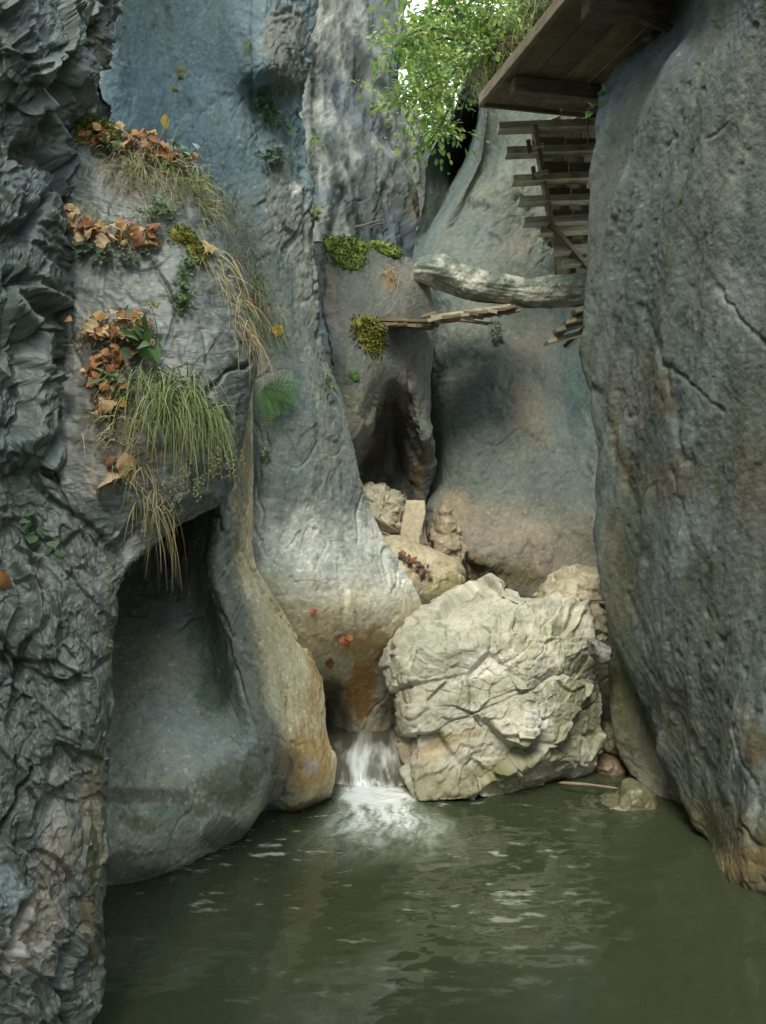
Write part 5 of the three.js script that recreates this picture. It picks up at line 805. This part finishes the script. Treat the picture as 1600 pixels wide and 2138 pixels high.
fallen('left_cliff', 340, 335, 0.06, redMat, 'red fallen leaf at the right of the top ledge drift'); fallen('left_cliff', 360, 340, 0.05, redMat, 'smaller dark red leaf beside the red leaf on top ledge');
fallen('left_cliff', 265, 845, 0.045, yelMat, 'yellow fallen leaf in the grass under the lower ledge');
fallen('left_cliff', 130, 605, 0.055, leafMat[0], 'lone orange leaf caught on the rock left of the ledges'); fallen('left_cliff', 128, 560, 0.035, leafMat[5], 'small orange leaf above the lone orange leaf');
fallen('left_cliff', 235, 1010, 0.07, leafMat[3], 'large tan curled leaf hanging lowest under the dry grass'); fallen('left_cliff', 265, 975, 0.075, leafMat[2], 'long tan curled leaf leaning in the dry grass'); fallen('left_cliff', 236, 965, 0.05, leafMat[4], 'dark red-brown leaf stuck upright in the dry grass');
fallen('left_cliff', 430, 520, 0.055, leafMat[2], 'tan leaf beside the yellow-green moss cushion'); fallen('middle_cliff', 522, 635, 0.07, leafMat[1], 'rust leaf on the arching grass'); fallen('middle_cliff', 580, 690, 0.08, yelMat, 'yellow leaf on the green tuft above the fern'); fallen('middle_cliff', 524, 685, 0.06, leafMat[3], 'pale leaf left of the green tuft above the fern');
drift('middle_cliff', [[705, 1325], [722, 1338]], 10, 0.032, 10, 10, 'orange leaf in the small cluster on the ochre rock', 'leaf cluster on the ochre rock', [yelMat, leafMat[0], leafMat[1], redMat]);
fallen('middle_cliff', 685, 1365, 0.035, yelMat, 'yellow leaf on the ochre rock below the cluster'); fallen('middle_cliff', 688, 1382, 0.045, leafMat[4], 'brown leaf under the yellow leaf on the ochre rock'); fallen('middle_cliff', 652, 1275, 0.035, redMat, 'tiny red leaf on the pale foot of the middle wall');
drift('rounded_boulder', [[838, 1165], [860, 1175], [885, 1190], [890, 1200]], 26, 0.04, 8, 7, 'wet dark brown leaf pasted on the rounded boulder', 'wet leaves on the rounded boulder', [leafMat[4], new THREE.MeshStandardMaterial({ color: new THREE.Color().setRGB(0.1, 0.06, 0.05), roughness: 0.4, side: THREE.DoubleSide })]);
{
  const b = new Blades(), S = [[195, 305], [240, 305], [290, 315], [340, 335], [385, 360], [170, 465], [200, 495], [250, 505], [300, 500], [185, 700], [230, 700], [280, 705], [230, 760], [210, 810], [250, 830], [220, 870], [260, 900]].map(([x, y]) => on('left_cliff', x, y, 0.004));
  for (let i = 0; i < 1500; i++) { const s = pick(S), q = jit(s, 0.05); q.addScaledVector(s.n, rr(0, 0.012) - q.clone().sub(s).dot(s.n)); const d = V3(rr(-1, 1), rr(-1, 1), rr(-1, 1)).addScaledVector(s.n, 0.2); if (rnd() < 0.5) b.leaf(q, d, s.n, rr(0.006, 0.016), rr(0.004, 0.009), pick([[0.25, 0.15, 0.07], [0.36, 0.24, 0.12], [0.16, 0.1, 0.05], [0.14, 0.18, 0.06]]), rr(-0.4, 0.6)); else b.ribbon(q, d, rr(0.02, 0.06), 0.0024, rr(0, 1.5), pick(DRY), pick(DRY), 3); }
  const m = b.add('leaf_litter', 'crumbs of dead leaf and stalk scattered over the left ledges', 'litter', S[0], plainV); m.userData.kind = 'stuff';
}
fallen('left_cliff', 4, 1210, 0.05, leafMat[1], 'red-brown leaf at the left border of the rough rock');

// ------------------------------------------------------------------ trees and growth beyond the stair
function tree(name, label, base, branches, leafN, leafL, cols, group, spread = 0.28) {
  const g = new THREE.Group(); g.position.copy(base); tag(top(g, name), label, 'tree', group); const bark = new THREE.MeshStandardMaterial({ color: new THREE.Color().setRGB(0.1, 0.085, 0.06), roughness: 0.9 });
  const b = new Blades(); let first = true;
  for (const br of branches) {
    const P = br.map(v => v.clone().sub(base)), t = tube(P, [first ? 0.035 : 0.014, first ? 0.022 : 0.008, 0.004], { n: 18, m: 6 }); part(first ? 'trunk' : 'branch', t, bark, g); first = false;
    const cv = new THREE.CatmullRomCurve3(P);
    for (let k = 0; k < leafN; k++) { // sprays of leaves on twigs
      const p0 = cv.getPoint(0.2 + 0.8 * rnd()), dir = V3(rr(-1, 1), rr(-0.7, 0.5), rr(-1, 1)).normalize(), L = spread * rr(0.3, 1); const tone = pick(cols), q = 1 + Math.floor(rnd() * 7);
      for (let i = 0; i < q; i++) { const p = p0.clone().addScaledVector(dir, L * (i + 1) / q); p.y -= 0.15 * L * (i / q) ** 2; b.leaf(jit(p, 0.015), dir.clone().add(V3(rr(-1, 1), rr(-0.8, 0.2), rr(-1, 1))), V3(rr(-0.5, 0.5), 1, rr(-0.5, 0.5)), leafL * rr(0.45, 1.5), leafL * rr(0.45, 0.8), tone.map(v => v * rr(0.8, 1.2)), rr(0, 0.4)); }
    }
  }
  part('crown', b.geo(), leafV, g); return g;
}
const TG = [[0.17, 0.29, 0.045], [0.25, 0.36, 0.05], [0.11, 0.23, 0.055], [0.28, 0.36, 0.07]];
{
  const b0 = at(985, 130, 8.5); // rooted on the slope
  tree('leaning_tree', 'light green leafy tree leaning out over the gorge from the slope', b0, [
    [b0, at(960, 40, 8.4), at(920, -60, 8.3), at(880, -140, 8.3)], [at(975, 90, 8.5), at(930, 80, 8.3), at(880, 90, 8.1), at(830, 100, 8.0)], [at(970, 100, 8.5), at(930, 130, 8.2), at(880, 160, 8.0), at(850, 190, 8.0)], [at(965, 60, 8.5), at(930, 30, 8.4), at(890, 20, 8.2), at(845, 40, 8.2)],
    [at(960, 130, 8.5), at(930, 180, 8.3), at(900, 220, 8.2), at(860, 250, 8.1)], [at(970, 20, 8.4), at(1000, -20, 8.3), at(1030, -60, 8.2)], [at(940, 0, 8.4), at(890, -30, 8.2), at(850, -50, 8.0)], [at(960, 70, 8.3), at(900, 60, 8.0), at(860, 70, 7.9), at(815, 105, 7.9)], [at(940, 160, 8.2), at(880, 190, 8.0), at(815, 215, 7.9)], [at(985, 60, 8.4), at(1000, 40, 8.2), at(1010, 60, 8.0)], [at(985, 110, 8.4), at(990, 90, 8.1), at(985, 120, 7.9)], [at(950, 200, 8.3), at(915, 270, 8.2), at(890, 300, 8.1)], [at(980, 0, 8.4), at(1020, 10, 8.1), at(1060, 30, 7.9)]], 66, 0.052, TG, null, 0.42);
}
// the wooded slope far up the gorge
{
  const g = sheet(80, 60, -6, 7, -11.5, -24, (x, z) => 1.2 + 0.75 * (-11.5 - z) + 0.5 * fbm(x * 0.6, 1, z * 0.6, 3)); const p = g.attributes.position, c = new Float32Array(p.count * 3); for (let i = 0; i < p.count; i++) c.set(mixc([0.14, 0.19, 0.05], [0.22, 0.24, 0.09], rnd()), i * 3); g.setAttribute('color', new THREE.BufferAttribute(c, 3));
  tag(top(new THREE.Mesh(g, plainV), 'far_slope'), 'wooded slope far up the gorge behind the leaves', 'hill', null, 'structure');
  const bg = [[880, 330, 12.5, 'low yellow-green tree in the gap behind the back wall'], [905, 150, 14, 'pale sunlit tree behind the leaning tree'], [985, 40, 14, 'tall bright tree beyond the grassy slope'], [870, 60, 13, 'slim yellow-green tree beside the far wall'], [930, 260, 12, 'bushy green tree just behind the leaning tree'], [1080, 20, 13, 'green tree rising behind the top of the slope']];
  for (const [px, py, d, label] of bg) { const t0 = at(px, py + 130, d), m = at(px, py, d); const br = [[t0, t0.clone().lerp(m, 0.5), m]]; for (let k = 0; k < 6; k++) { const s = t0.clone().lerp(m, rr(0.2, 0.95)); br.push([s, s.clone().add(V3(rr(-0.5, 0.5), rr(0, 0.4), rr(-0.5, 0.5))), s.clone().add(V3(rr(-0.9, 0.9), rr(-0.1, 0.6), rr(-0.7, 0.7)))]); } tree('background_tree', label, t0, br, 44, 0.085, [[0.3, 0.38, 0.08], [0.24, 0.34, 0.07], [0.36, 0.4, 0.12], [0.18, 0.28, 0.07]], 'trees up the gorge', 0.6); }
}
tussock('back_cliff', [[1010, 150], [1030, 130], [1050, 110], [1020, 170]], 260, 0.34, 0.1, 2.4, 0.75, 'drooping reddish dry grass at the brink left of the landing', { w: 0.007, spread: 0.1, lean: -0.3, out: 1.6 });
tussock('back_cliff', [[1070, 90], [1100, 60], [1130, 30], [1090, 110]], 330, 0.45, 0.4, 2.6, 0.5, 'long mixed grass on the slope above the landing edge', { w: 0.007, spread: 0.14, lean: -0.3, out: 1.6 });
tussock('back_cliff', [[1150, 0], [1180, -30], [1130, 20], [1110, 20]], 330, 0.45, 0.6, 2.4, 0.35, 'green and brown grass at the very top beside the landing', { w: 0.007, spread: 0.16, lean: -0.3, out: 1.6 });
leafy('back_cliff', [[1000, 170], [1030, 130], [1080, 80], [1120, 35], [1160, -10]], 420, 0.06, 'leafy undergrowth along the brink of the slope', { spread: 0.2, off: 0.08, name: 'undergrowth', cols: [[0.16, 0.28, 0.07], [0.22, 0.32, 0.1], [0.11, 0.21, 0.06]] });
leafy('right_cliff', [[1262, 190], [1256, 215], [1246, 235]], 7, 0.075, 'bright green leaf spray hanging in the gap under the landing', { wide: 0.6, off: 0.03, cols: [[0.12, 0.28, 0.04]], spread: 0.02 });

renderer.render(scene, camera);
